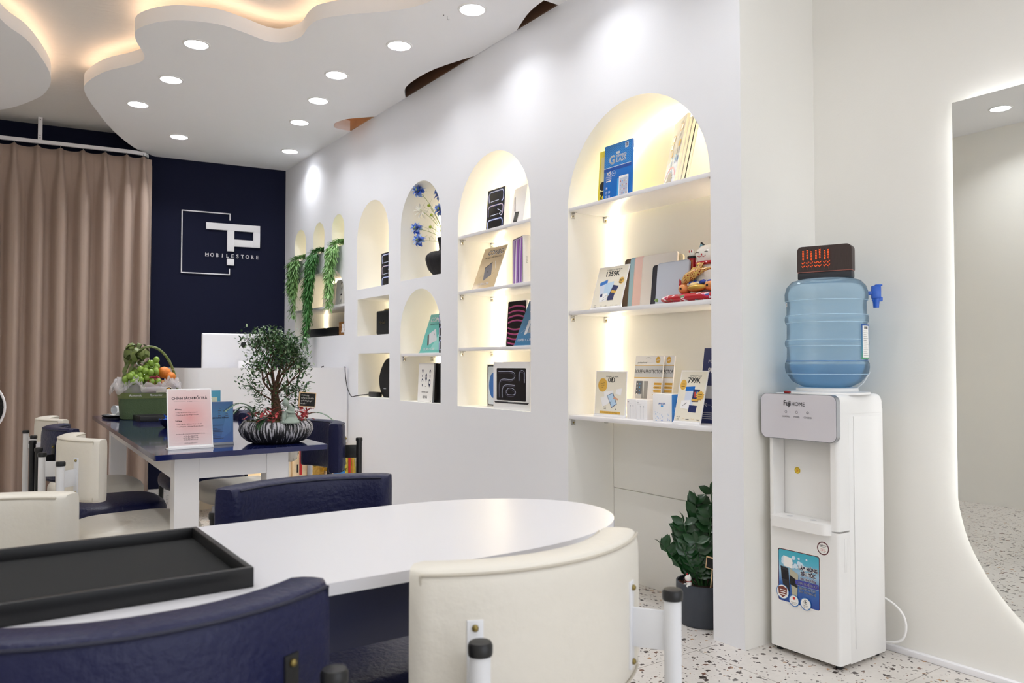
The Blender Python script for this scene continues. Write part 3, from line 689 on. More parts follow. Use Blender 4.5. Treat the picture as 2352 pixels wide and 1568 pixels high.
def d_pink(f, w, h):
    f.text('CHÍNH SÁCH ĐỔI TRẢ', .0, .181, .0125, bold=.0006, sx=.98); f.rect(-.055, -.014, .1735, .1739, M_txt); f.rect(.014, .052, .1735, .1739, M_txt); f.text('TP mobile', 0, .172, .0045)
    f.text('Đổi hàng', -.052, .142, .006, align='LEFT', bold=.0003); f.text('• Trong 7 ngày đầu, hoàn 95% giá trị sản phẩm', -.050, .131, .0048, align='LEFT', sx=.85); f.text('• Trong 30 ngày đầu, hoàn 90% giá trị sản phẩm', -.050, .122, .0048, align='LEFT', sx=.85)
    f.text('Trả hàng', -.052, .100, .006, align='LEFT', bold=.0003); f.text('• Trong 7 ngày đầu, 1 đổi khoản 95% giá trị sản phẩm', -.049, .088, .0048, align='LEFT', sx=.85); f.text('• Trong 30 ngày đầu, 1 chất lượng, 90% giá trị sản phẩm', -.049, .079, .0048, align='LEFT', sx=.85)
    f.text('Xem thêm chi tiết vui lòng quét mã cửa hàng hoặc liên hệ hotline', 0, .052, .0045, sx=.85)
    for k in range(3): f.text(('Chi Tân Phú: 0908.81.77.00', 'Chi Thủ Đức: 0908.19.77.00', 'Chi Tân Phú: 0937.19.77.00')[k], 0, .0435-.0065*k, .0045, bold=.0002)
    f.text('WWW.tpmobile.com.vn', 0, .018, .0045, bold=.0002); f.rr(-.011, .011, .2145, .219, .001, M_acr)
stand_sign('menu_sign', 'pink return-policy sign in a white stand on the blue table', 'sign', (.678, 3.028, TZ+.001), R(1), 10, .158, .221, M_pink, d_pink)
M_blp = gradient('blue_print', [(0, '#1b57b0'), (.3, '#1f5c9e'), (.75, '#2c6d9c'), (1, '#2a5a8e')], span=(0, .16))
def d_blue(f, w, h):
    f.quad([(.02, .02), (.045, .14), (.066, .15), (.06, .05)], gradient('blue_print2', [(0, '#2a62b0'), (1, '#3b7aa8')], span=(0, .15)))
    f.text('Gói bảo hành', -.055, .137, .005, align='LEFT'); f.text('Giá', .018, .137, .005); f.text('Thời hạn', .045, .137, .005)
    lines(f, -.055, .129, 4, .006, .034, .0015); lines(f, .010, .129, 4, .006, .012, .0015); lines(f, .038, .129, 4, .006, .012, .0015)
    f.text('CHÍNH SÁCH BẢO HÀNH', .0, .100, .0085, bold=.0004); f.rect(-.05, .05, .094, .0943, M_txt); f.text('Những bảng giá', -.055, .081, .005, align='LEFT', bold=.0002)
    lines(f, -.055, .074, 9, .0062, .085, .0012)
stand_sign('menu_sign', 'blue warranty-policy sign standing just behind the pink sign', 'sign', (.783, 3.105, TZ+.001), R(1), 3, .136, .165, M_blp, d_blue, frame=mat('clear_grey', '#9fa3ab', .2), border=.001)
def d_teal(f, w, h):
    f.rr(-.036, .036, .02, .178, .003, mat('mint_paper', '#d5ddc6', .5)); f.rect(-.016, .014, .165, .1675, mat('print_dkgreen', '#3a5a46', .5)); f.circ(.012, .173, .003, MC['print_dkgreen']); [f.rect(-.022+.012*k, -.013+.012*k, .150, .157, M_txt) for k in range(4)]
stand_sign('menu_sign', 'teal bank card sign, the hindmost of the three signs on the blue table', 'sign', (.782, 3.215, TZ+.001), R(1), 2, .098, .205, gradient('teal_print', [(0, '#1d6f9e'), (.6, '#2488b5'), (1, '#3d9cba')], span=(0, .2)), d_teal, frame=mat('teal_edge', '#2a7fae', .3), border=.001, lip=False, foot=.04)
# --------------------------------------------------------------- small black tray, saucer, cup, sweets
t = thing('serving_tray', 'small black tray on the blue table in front of the green gift basket', 'tray', (.90, 4.66, TZ), R(2))
b = MB(); b.box(-.135, .12, -.09, .09, 0, .006, M_felt); b.build('felt_base', t); b = MB()
for q in ((-.14, .125, -.095, -.088), (-.14, .125, .088, .095), (-.14, -.133, -.088, .088), (.118, .125, -.088, .088)): b.box(*q, 0, .03, M_black, bev=.0015)
b.build('rim', t)
t = thing('saucer', 'black square saucer on the far left corner of the blue table', 'saucer', (.715, 5.02, TZ), R(8))
b = MB(); b.prism([(.07*sgn(cos(2*pi*k/32), .55), .085*sgn(sin(2*pi*k/32), .55)) for k in range(32)], 'z', .0, .005, M_black)
b.grid([[(s*.07*sgn(cos(2*pi*k/32), .55), s*.085*sgn(sin(2*pi*k/32), .55), z) for k in range(32)] for s, z in ((.9, .005), (1.02, .014), (1.0, .016), (.9, .007))], M_black, cv=True); b.build('dish', t)
t = thing('napkin', 'folded white napkin lying on the black saucer', 'napkin', (.735, 4.975, TZ+.017), R(25))
b = MB(); b.grid([[(x, y, .004*sin(x*60)*sin(y*50)+.004) for y in (-.03, -.01, .01, .03)] for x in [-.07+.014*k for k in range(11)]], M_paper); o = b.build('cloth', t); q = o.modifiers.new('s', 'SOLIDIFY'); q.thickness = .004
t = thing('paper_cup', 'small white cup lying on its side on the saucer', 'cup', (.725, 5.03, TZ+.045), R(-60))
b = MB(); Mq = Matrix.Rotation(R(90), 4, 'X'); b.lathe([(.001, -.028), (.016, -.03), (.019, -.03), (.027, .03), (.0255, .03), (.018, -.024), (.001, -.024)], (0, 0, 0), mat('cup_plastic', '#eceff4', .2), 28, caps=False, M=Mq); b.build('cup_body', t)
t = thing('sweets_bowl', 'dark glass bowl on the blue table, half hidden behind the pink sign', 'bowl', (.835, 4.10, TZ))
b = MB(); b.lathe([(.001, .001), (.04, .001), (.062, .02), (.07, .042), (.067, .042), (.058, .02), (.038, .006), (.001, .006)], (0, 0, 0), mat('dark_glass', '#0d1430', .08), 28, caps=False); b.build('bowl_body', t)
rs = random.Random(5)
for k in range(9):
    c = ('#1d5fd0', '#2f7be0', '#8fc26a', '#1648a8')[k % 4]; lb = ('shiny blue wrapped sweet in the dark bowl beside the pink sign', 'shiny blue wrapped sweet in the dark bowl beside the pink sign', 'shiny green wrapped sweet in the dark bowl beside the pink sign', 'shiny blue wrapped sweet in the dark bowl beside the pink sign')[k % 4]
    a = 2*pi*k/6; q = thing('wrapped_sweet', lb, 'sweet', (.835+.032*cos(a)*(k < 6)+.014*cos(a)*(k > 5), 4.10+.032*sin(a)*(k < 6)+.014*sin(a)*(k > 5), TZ+.030+.022*(k > 5)+.004*(k % 2)), rs.random()*6, 'green wrapped sweets in the bowl' if k % 4 == 2 else 'blue wrapped sweets in the bowl', rx=rs.random())
    mm = mat('foil'+c[1:], c, .18, .3, bump=.4, bscale=90)
    b = MB(); b.ball((0, 0, 0), (.019, .013, .012), mm, 12, 8)
    for s_ in (-1, 1): b.grid([[(s_*.017, 0, 0)]*7, [(s_*.034, .012*cos(pi*k2/6), .012*sin(pi*k2/6)-.004*(k2 % 2)) for k2 in range(7)]], mm)
    b.build('wrapper', q)
# --------------------------------------------------------------- gift basket
M_gfab = mat('green_felt', '#566b4c', .9, bump=.5, bscale=300, var=.18); M_grib = mat('green_ribbon', '#66743c', .35, bump=.1, bscale=80); M_tulle = sheer('white_tulle', '#ffffff', .05, .4, .52, '#eae6e8')
BX, BY = .845, 4.86
t = thing('gift_basket', 'green fabric fruit gift basket with bow and white tulle on the blue table', 'basket', (BX, BY, TZ))
b = MB(); n = 48
def bring(s, z): return [(.145*s*sgn(cos(2*pi*k/n), .45), .095*s*sgn(sin(2*pi*k/n), .45), z) for k in range(n)]
V = b.grid([bring(s, z) for s, z in ((.88, .0), (.92, .004), (.97, .08), (1.0, .15), (.97, .15), (.9, .05))], M_gfab, cv=True); b.cap(V[0][::-1], M_gfab); b.cap(V[-1], M_gfab)
b.tube([(.02, -.0885, .005), (.02, -.0945, .12)], .0015, M_gfab, 6); b.build('basket_body', t)
b = MB(); V = b.grid([bring(1.012, .118), bring(1.02, .13), bring(1.012, .15)], M_grib, cv=True)
for x in (-.075, .03): b.text('Romantic', Matrix.Translation((x, -.0985, .130)) @ Matrix.Rotation(R(90), 4, 'X'), M_white, .017, shear=.25)
b.build('ribbon_band', t)
hp = [(.014+.152*cos(pi*k/30), 0, .10+.31*sin(pi*k/30)) for k in range(31)]
b = MB(); b.tube(hp, .0075, M_grib, 10)
for k in range(2, 29, 2): p = hp[k]; b.tube([(p[0]+.0085*cos(a), .0085*sin(a), p[2]+.004*sin(a)) for a in [2*pi*j/8 for j in range(8)]], .0018, mat('ribbon_light', '#a5a77c', .5), 5, closed=True)
b.build('handle', t)
b = MB(); rs = random.Random(3)
for k in range(26):
    a = rs.random()*2*pi; el = rs.uniform(-.7, 1.2); L_ = rs.uniform(.055, .085); dr = Vector((cos(a)*cos(el), sin(a)*cos(el)*.8, sin(el)*.8)); ax = dr.cross(Vector((rs.gauss(0, 1), rs.gauss(0, 1), rs.gauss(0, 1)))).normalized(); nr = dr.cross(ax).normalized(); c0 = Vector((-.065, -.01, .365))
    b.grid([[c0+dr*L_*sin(pi*f_/16)**.8+nr*L_*.42*sin(2*pi*f_/16)*(.6+.4*sin(pi*f_/16))+ax*s_*.013*(.35+.65*sin(pi*f_/16)) for s_ in (-1, 0, 1)] for f_ in range(17)], M_grib)
for dx in (-.03, .0): b.grid([[(-.085+dx+.008*sin(z*9)+s, -.012+.01*sin(z*7), .33-z*.12) for s in (-.009, .009)] for z in [k/8 for k in range(9)]], M_grib)
b.build('bow', t, sharp=70)
b = MB(); rows = []
for k in range(241):
    a = 2*pi*k/240; fr_ = sin(a*7)+.45*sin(a*12+1)+.3*sin(a*19+2); row = []
    for j in range(9):
        f_ = j/8; w_ = f_*f_*(3-2*f_); rad = .97+.27*w_+.085*fr_*w_; z = .135+.06*sin(f_*2.5)+.024*cos(a*7+.8)*w_+.010*sin(a*16)*w_
        aa = a+.05*w_*sin(a*13); row.append((.145*rad*sgn(cos(aa), .6), .098*rad*sgn(sin(aa), .6), z))
    rows.append(row)
b.grid(rows, M_tulle); rows = [[(x*.93, y*.93, z+.018+.01*sin(q*1.3)) for x, y, z in r] for q, r in enumerate(rows)]; b.grid(rows, M_tulle)
b.tube([r[-1] for r in rows[:-1]], .0012, mat('tulle_edge', '#efeaea', .6), 5, closed=True); b.build('tulle', t, sharp=80)
b = MB(); rows = []
for j in range(7):
    e = pi/2*j/6; rows.append([((.135*cos(e)+.002*sin(k*5))*sgn(cos(2*pi*k/40), .8), (.09*cos(e)+.002*cos(k*7))*sgn(sin(2*pi*k/40), .8), .15+.165*sin(e)+.003*sin(k*3+j*2)) for k in range(40)])
b.grid(rows, sheer('cellophane', '#ffffff', .12, .04), cv=True); b.build('cellophane', t, sharp=30)
b = MB(); b.box(.03, .105, -.108, -.105, .150, .166, M_cream); b.lathe([(.001, 0), (.021, 0), (.021, .002), (.001, .002)], (0, 0, 0), M_cream, 28, M=Matrix.Translation((.095, -.109, .162)) @ Matrix.Rotation(R(90), 4, 'X'))
b.lathe([(.001, 0), (.017, 0)], (0, 0, 0), M_blackm, 28, M=Matrix.Translation((.095, -.1115, .162)) @ Matrix.Rotation(R(90), 4, 'X')); b.ball((.095, -.112, .168), (.009, .001, .006), mat('label_orange', '#e0a03a', .5)); b.build('label_tag', t)
M_grape = mat('green_grape', '#7fa03a', .22, var=.25, bscale=30, spec=.6)
t = thing('grape_bunch', 'bunch of large green grapes in the gift basket', 'grapes', (BX-.05, BY-.02, TZ+.15))
gm = MB(); gm.ball((0, 0, 0), (.0175, .0175, .019), M_grape, 14, 10); g0 = None; rs = random.Random(11); pts = []
for k in range(6000):
    p = Vector((rs.uniform(-.085, .10), rs.uniform(-.075, .05), rs.uniform(.01, .185)))
    top = .07+ (p.x+.085)*.75
    if p.z > top: continue
    if all((p-q).length > .0265 for q in pts): pts.append(p)
    if len(pts) >= 70: break
for p in pts:
    if g0 is None: g0 = gm.build('grape', t); g0.location = p
    else: o = g0.copy(); COL.objects.link(o); o.parent = t; o.location = p
b = MB(); b.tube([(-.02, .0, .03), (.02, 0, .09), (.06, .01, .165)], .003, mat('stem_green', '#6d7a3c', .6), 6); b.build('stem', t)
for i, (x, y, z) in enumerate(((.088, -.015, .262), (.118, -.03, .238))):
    t = thing('orange', ('large orange fruit near the top of the gift basket', 'smaller orange fruit at the right of the gift basket')[i], 'orange', (BX+x, BY+y, TZ+z)); r = (.036, .03)[i]
    b = MB(); b.ball((0, 0, 0), (r, r, r*.92), mat('orange_peel', '#e0802a', .45, bump=.2, bscale=250), 24, 16); b.build('fruit', t)
    b = MB(); b.ball((0, 0, r*.9), (.005, .005, .003), mat('stem_green', '#6d7a3c', .6), 8, 6); b.build('stem_scar', t)
t = thing('mango', 'yellow-brown round fruit under the oranges in the gift basket', 'fruit', (BX+.075, BY-.035, TZ+.185)); b = MB(); b.ball((0, 0, 0), (.045, .04, .034), mat('mango_skin', '#b98d58', .4, var=.15, bscale=20), 24, 16); b.build('fruit', t)
t = thing('apple', 'red fruit tucked under the pink rose in the gift basket', 'fruit', (BX+.01, BY-.055, TZ+.17)); b = MB(); b.ball((0, 0, 0), (.034, .032, .03), mat('red_skin', '#a82f3f', .3, var=.2, bscale=20), 24, 16); b.build('fruit', t)
t = thing('silk_rose', 'pink rose in the middle of the gift basket', 'flower', (BX+.015, BY-.075, TZ+.205)); M_rose = mat('rose_petal', '#d65b74', .5, var=.15, bscale=30)
for k in range(9):
    b = MB(); a = k*2.4; r = .010+.0034*k
    b.grid([[Vector((r*(1+.25*v)*cos(a+u*.8), -.018*v-.006+.008*abs(u), r*(1+.25*v)*sin(a+u*.8))) for u in (-1, -.5, 0, .5, 1)] for v in (-1, 0, 1)], M_rose); o = b.build('petal', t, sharp=80); o.modifiers.new('s', 'SOLIDIFY').thickness = .001
# --------------------------------------------------------------- bonsai
CX, CYb = 1.012, 3.085
t = thing('bonsai', 'bushy green bonsai in a black and white ribbed bowl on the blue table', 'bonsai', (CX, CYb, TZ))
def ribbed():
    m = bpy.data.materials.new('ribbed_bark'); m.use_nodes = True; nt = m.node_tree; N = nt.nodes.new; L = nt.links.new; b = nt.nodes['Principled BSDF']; b.inputs['Roughness'].default_value = .6
    tc = N('ShaderNodeTexCoord'); sp = N('ShaderNodeSeparateXYZ'); L(tc.outputs['Object'], sp.inputs[0])
    at = N('ShaderNodeMath'); at.operation = 'ARCTAN2'; L(sp.outputs[1], at.inputs[0]); L(sp.outputs[0], at.inputs[1])
    cx = N('ShaderNodeCombineXYZ'); am = N('ShaderNodeMath'); am.operation = 'MULTIPLY'; am.inputs[1].default_value = 2.2; L(at.outputs[0], am.inputs[0]); L(am.outputs[0], cx.inputs[0]); mz = N('ShaderNodeMath'); mz.operation = 'MULTIPLY'; mz.inputs[1].default_value = 1.6; L(sp.outputs[2], mz.inputs[0]); L(mz.outputs[0], cx.inputs[1])
    n = N('ShaderNodeTexNoise'); n.inputs['Scale'].default_value = 11; n.inputs['Detail'].default_value = 1.5; L(cx.outputs[0], n.inputs['Vector'])
    n2 = N('ShaderNodeTexNoise'); n2.inputs['Scale'].default_value = 160; L(tc.outputs['Object'], n2.inputs['Vector'])
    mz2 = N('ShaderNodeMapRange'); mz2.inputs[1].default_value = .0; mz2.inputs[2].default_value = .06; mz2.inputs[3].default_value = -.16; mz2.inputs[4].default_value = 0; L(sp.outputs[2], mz2.inputs[0])
    a1 = N('ShaderNodeMath'); a1.operation = 'MULTIPLY_ADD'; a1.inputs[1].default_value = .22; L(n2.outputs[0], a1.inputs[0]); L(n.outputs[0], a1.inputs[2])
    a2 = N('ShaderNodeMath'); L(a1.outputs[0], a2.inputs[0]); L(mz2.outputs[0], a2.inputs[1])
    r = N('ShaderNodeValToRGB'); e = r.color_ramp.elements; e[0].position = .57; e[0].color = lin('#141417'); e[1].position = .68; e[1].color = lin('#b9b7bd'); L(a2.outputs[0], r.inputs[0]); L(r.outputs[0], b.inputs['Base Color'])
    bp = N('ShaderNodeBump'); bp.inputs['Strength'].default_value = .7; bp.inputs['Distance'].default_value = .006; L(n.outputs[0], bp.inputs['Height']); L(bp.outputs[0], b.inputs['Normal']); return m
b = MB(); b.lathe([(.001, 0), (.085, 0), (.11, .008), (.132, .028), (.142, .05), (.138, .072), (.126, .086), (.120, .087), (.117, .080), (.001, .078)], (0, 0, 0), ribbed(), 160, caps=False, fn=lambda a, z: 1+.012*sin(a*44+2*sin(a*7))*(1 if z > .01 else 0)); b.build('bowl', t)
M_moss = mat('moss', '#4a4a26', .95, bump=1, bscale=140, var=.4); b = MB(); rows = []
for j in range(7): rows.append([(.119*j/6*cos(2*pi*k/36), .119*j/6*sin(2*pi*k/36), .086-.006*(j/6)**3+.006*noise.noise((j*.8*cos(2*pi*k/36), j*.8*sin(2*pi*k/36), 0))) for k in range(36)])
b.grid(rows[1:], M_moss, cv=True); b.face(rows[1], M_moss); b.build('soil', t)
M_bark = mat('bonsai_bark', '#5a4030', .85, bump=.8, bscale=120, var=.3)
b = MB(); tips = []
def branch(p, d, L_, r, dep, rs):
    pts = [p]; n = 5
    for k in range(n):
        d = (d+Vector((rs.uniform(-.25, .25), rs.uniform(-.25, .25), rs.uniform(-.05, .2)))).normalized(); pts.append(pts[-1]+d*L_/n)
    b.tube(pts, [r*(1-.55*k/n) for k in range(n+1)], M_bark, 7)
    if dep == 0: tips.append((pts[-1], d)); tips.append((pts[-3], d)); return
    for k in range(3):
        a = rs.uniform(0, 2*pi); nd = (d*.75+Vector((cos(a), sin(a), .15))*rs.uniform(.6, 1.0)).normalized(); branch(pts[-1] if k else pts[-2], nd, L_*rs.uniform(.6, .8), r*.5, dep-1, rs)
rs = random.Random(21)
b.tube([(0, .01, .075), (.006, .012, .11), (.0, .01, .15), (-.006, .008, .20), (-.002, .005, .235)], [.030, .022, .017, .014, .012], M_bark, 10)
for a in range(6): b.tube([(.0, .01, .135), (.02*cos(a), .01+.02*sin(a), .105), (.045*cos(a), .01+.045*sin(a), .08)], [.008, .008, .004], M_bark, 7)
B0 = Vector((-.002, .006, .19)); b.tube([(-.005, .008, .18), (.0, .004, .23), (.012, .0, .29)], [.012, .009, .005], M_bark, 8)
for d, L_, r in (((-.8, -.1, .55), .085, .006), ((.8, -.15, .6), .085, .006), ((.15, .3, .95), .125, .007), ((-.35, -.3, .9), .11, .006), ((.35, -.3, .85), .10, .006), ((-.1, .1, 1), .13, .007), ((.1, -.3, .8), .10, .005)): branch(B0, Vector(d).normalized(), L_, r, 2, rs)
branch(Vector((-.003, .008, .15)), Vector((.8, -.2, .25)).normalized(), .07, .004, 1, rs); branch(Vector((-.003, .008, .16)), Vector((-.85, -.2, .3)).normalized(), .085, .004, 1, rs)
branch(Vector((.01, .0, .28)), Vector((.15, -.1, 1)).normalized(), .07, .004, 1, rs)
b.build('trunk', t)
def leaf(b, p, d, L_, w, m, up=Vector((0, 0, 1))):
    d = Vector(d).normalized(); s_ = d.cross(up); s_ = s_.normalized() if s_.length > .05 else Vector((1, 0, 0)); n_ = s_.cross(d)
    p = Vector(p); b.grid([[p]*3, [p+d*L_*.35-s_*w*.45+n_*w*.15, p+d*L_*.35, p+d*L_*.35+s_*w*.45+n_*w*.15], [p+d*L_*.7-s_*w*.38+n_*w*.12, p+d*L_*.7-n_*.0, p+d*L_*.7+s_*w*.38+n_*w*.12], [p+d*L_-n_*L_*.1]*3], m)
def leafmat(n, c, v=.35): return mat(n, c, .4, var=v, bscale=45)
M_l1, M_l2, M_l3 = leafmat('leaf_dark', '#34552f'), leafmat('leaf_mid', '#4d7345'), leafmat('leaf_pale', '#93a884', .2)
b = MB(); rs = random.Random(8)
for p, d in tips:
    for k in range(21):
        q = p+Vector((rs.gauss(0, .021), rs.gauss(0, .021), rs.gauss(0, .019))); q.x = max(-.165, min(.125, q.x)); q.z = min(q.z, .455)
        dd = Vector((rs.gauss(0, 1), rs.gauss(0, 1), rs.gauss(.3, .6))); leaf(b, q, dd, rs.uniform(.013, .022), rs.uniform(.007, .011), rs.choice((M_l1, M_l1, M_l2, M_l2, M_l3)))
for k in range(420):
    a = rs.random()*2*pi; r = rs.uniform(.03, .115); leaf(b, (r*cos(a), r*sin(a)*.6+.03, .09+rs.random()**1.5*.14), (rs.gauss(0, 1), rs.gauss(0, 1), rs.gauss(.3, .5)), .018, .009, rs.choice((M_l1, M_l2)))
b.build('foliage', t, sharp=80)
M_fern = leafmat('fern_green', '#3f6a40'); M_rl = leafmat('red_leaf', '#b5464a', .25)
for i, (x, y, dx, dy, L_, hgt) in enumerate(((-.06, -.03, -1, -.15, .15, .10), (-.05, .0, -.75, -.4, .12, .14), (-.07, .02, -.6, .5, .12, .08), (-.06, -.05, -.5, -.6, .10, .03), (.08, .03, .35, -.2, .06, .17), (.085, .02, .75, -.1, .09, .15), (.08, -.02, 1, -.25, .13, .05), (.06, .05, .3, .4, .08, .12))):
    b = MB(); pts = [Vector((x+dx*L_*f, y+dy*L_*f, .085+hgt*math.sin(min(1, f*1.15)*pi*.5)*(1.12-.12*f)-.05*f*f*(hgt < .11))) for f in [k/11 for k in range(12)]]
    b.tube(pts, .001, M_fern, 5)
    for k in range(2, 12):
        d = (pts[k]-pts[k-1]).normalized(); s_ = d.cross(Vector((0, 0, 1))).normalized()
        for sg in (-1, 1):
            for e in (0, .5): leaf(b, pts[k]-(pts[k]-pts[k-1])*e, d*.5+s_*sg, .034*(1-.6*k/11), .009, M_fern)
    b.build('fern_frond', t, sharp=80)
for i, (cx, cy_) in enumerate(((-.055, -.085), (.055, -.085), (.092, -.05), (-.1, -.05))):
    b = MB(); rs2 = random.Random(40+i)
    for k in range((26, 34, 26, 8)[i]):
        p = Vector((cx+rs2.uniform(-.03, .03), cy_+rs2.uniform(-.02, .02), .09+rs2.uniform(0, .04))); leaf(b, p, (rs2.gauss(0, 1), rs2.gauss(-.3, .8), rs2.gauss(.2, .5)), (.040, .024, .022, .022)[i], (.014, .015, .014, .013)[i], M_rl)
    b.build('red_foliage', t, sharp=80)
for i, (x, y, s) in enumerate(((.045, -.03, .03), (-.075, -.075, .016))):
    b = MB(); b.ball((x, y, .09), (s*1.4, s, s), mat(('grey_stone', 'dark_stone')[i], ('#9a928a', '#4a4a4e')[i], .8, bump=1, bscale=80, var=.3), 12, 8); o = b.build('stone', t)
# seated figurine
t = thing('buddha_figurine', 'small grey-green seated figurine resting its head on one knee in the bonsai bowl', 'figurine', (CX+.006, CYb-.108, TZ+.082), R(-15))
M_jade = mat('jade_stone', '#8f9c92', .7, bump=.15, bscale=200)
b = MB(); SC = .95
def lump(c, r, M=None): b.ball(Vector(c)*SC, tuple(x*SC for x in r), M_jade, 18, 12, M)
me = bpy.data.meshes.new('sk'); J = [(.012, .0, .014), (.012, .0, .036), (.010, -.002, .054), (.006, -.004, .062), (-.004, -.010, .070), (.022, -.001, .052), (.024, -.014, .036), (.004, -.022, .040), (-.010, -.020, .046), (-.012, -.016, .040), (-.013, -.020, .020), (-.014, -.024, .003), (-.018, -.032, .002), (.034, -.010, .010), (.014, -.026, .007), (-.004, -.022, .006)]
E_ = [(0, 1), (1, 2), (2, 3), (3, 4), (2, 5), (5, 6), (6, 7), (7, 8), (0, 9), (9, 10), (10, 11), (11, 12), (0, 13), (13, 14), (14, 15)]
RD = [.017, .015, .012, .006, .008, .007, .0055, .005, .005, .010, .009, .006, .005, .010, .009, .008]
me.from_pydata(J, E_, []); sk = bpy.data.objects.new('body', me); COL.objects.link(sk); sk.parent = t; sk.location = (0, 0, .004)
mo = sk.modifiers.new('skin', 'SKIN'); sv = me.skin_vertices[0].data
for i, r in enumerate(RD): sv[i].radius = (r, r)
sv[0].use_root = True
mo = sk.modifiers.new('sub', 'SUBSURF'); mo.levels = 2; mo.render_levels = 2; me.materials.append(M_jade); mo.subdivision_type = 'CATMULL_CLARK'
b = MB(); b.ball((-.007, -.014, .079), (.0125, .0125, .0145), M_jade, 18, 12); b.ball((-.009, -.011, .093), (.006, .006, .005), M_jade, 12, 8)
b.ball((-.011, -.026, .078), (.0022, .003, .004), M_jade, 8, 6); b.ball((.005, -.012, .077), (.002, .0035, .006), M_jade, 8, 6); b.ball((-.012, -.0255, .072), (.004, .0016, .0012), M_jade, 8, 6)
for s_ in (-1, 1): b.ball((-.010+s_*.005, -.0245, .081), (.0028, .0016, .0010), M_jade, 8, 6)
b.build('head', t, sharp=60)
b = MB(); b.lathe([(.001, 0), (.036, 0), (.038, .004), (.034, .010), (.026, .016), (.016, .024)], (.010, -.006, .0), M_jade, 28, fn=lambda a, z: 1+.05*sin(a*9)); b.build('robe', t)
t = thing('chalkboard_tag', 'small handwritten chalkboard tag on a stick in the bonsai bowl', 'sign', (CX+.108, CYb-.03, TZ+.085), R(12), ry=R(5))
b = MB(); b.box(-.039, .039, -.003, .003, .052, .112, mat('light_wood', '#d9b98f', .6), bev=.001); b.build('frame', t)
b = MB(); b.box(-.002, .002, -.001, .001, -.005, .055, MC['light_wood']); b.build('stick', t)
f = Face(-.0032); f.rect(-.035, .035, .056, .108, M_blackm)
M_chalk = mat('chalk', '#d8d6d0', .8)
for k, s_ in enumerate(('Sứ thành công', 'thường đến cho những', 'người không bao giờ', 'bỏ cuộc !!')): f.text(s_, -.031, .097-.011*k, .0085, M_chalk, 'LEFT', shear=.25, sx=.72)
f.build('board', t)
# ================================================================== things in the niches
Q = -pi/2      # facing into the room
G_sign, G_box = 'price signs in the wall niches', 'boxed goods in the wall niches'
def boxed(name, label, cat, X, yc, z, w, h, d, col, draw=None, tilt=0, rz=0, bev=.0015, side=None, facecol=None):
    """upright box: front face centre at (X, yc), standing on z"""
    t = thing(name, label, cat, (X, yc, z), Q+R(rz), rx=-R(tilt))
    b = MB(); b.box(-w/2, w/2, 0, d, 0, h, col, bev=bev); b.build('box_body', t)
    f = Face(-.0004)
    if facecol: f.rect(-w/2+.001, w/2-.001, .001, h-.001, facecol)
    if draw: draw(f, w, h)
    if side:
        f.mb.face([(w/2+.0006, .002, .002), (w/2+.0006, d-.002, .002), (w/2+.0006, d-.002, h-.002), (w/2+.0006, .002, h-.002)], side)
    if facecol or draw or side: f.build('printed_face', t)
    else: f.mb.bm.free()
    return t
M_b1 = mat('pack_blue', '#0f6cc4', .3); M_b2 = mat('pack_blue_dark', '#0a4ba4', .3); M_b3 = mat('pack_sky', '#3f9fe0', .4); M_silver = mat('ink_silver', '#d6dadf', .3); M_mid = mat('ink_mid_blue', '#3b78b8', .4)
M_pw = mat('pack_white', '#f0eff0', .35); M_dark = mat('pack_black', '#0b0b12', .25); M_glow1 = mat('ink_glow_white', '#cfd6ee', .3); M_glow2 = mat('ink_glow_gold', '#c9924a', .3); M_glow3 = mat('ink_glow_blue', '#4a6bd0', .3)
M_grey = mat('ink_grey', '#8d8f92', .5); M_lgrey = mat('ink_light_grey', '#c9cbce', .5); M_gold2 = mat('ink_ochre', '#dcae4a', .5); M_dkgrey = mat('ink_dark_grey', '#4b4d4a', .5); M_navyi = mat('ink_navy', '#16245c', .4)
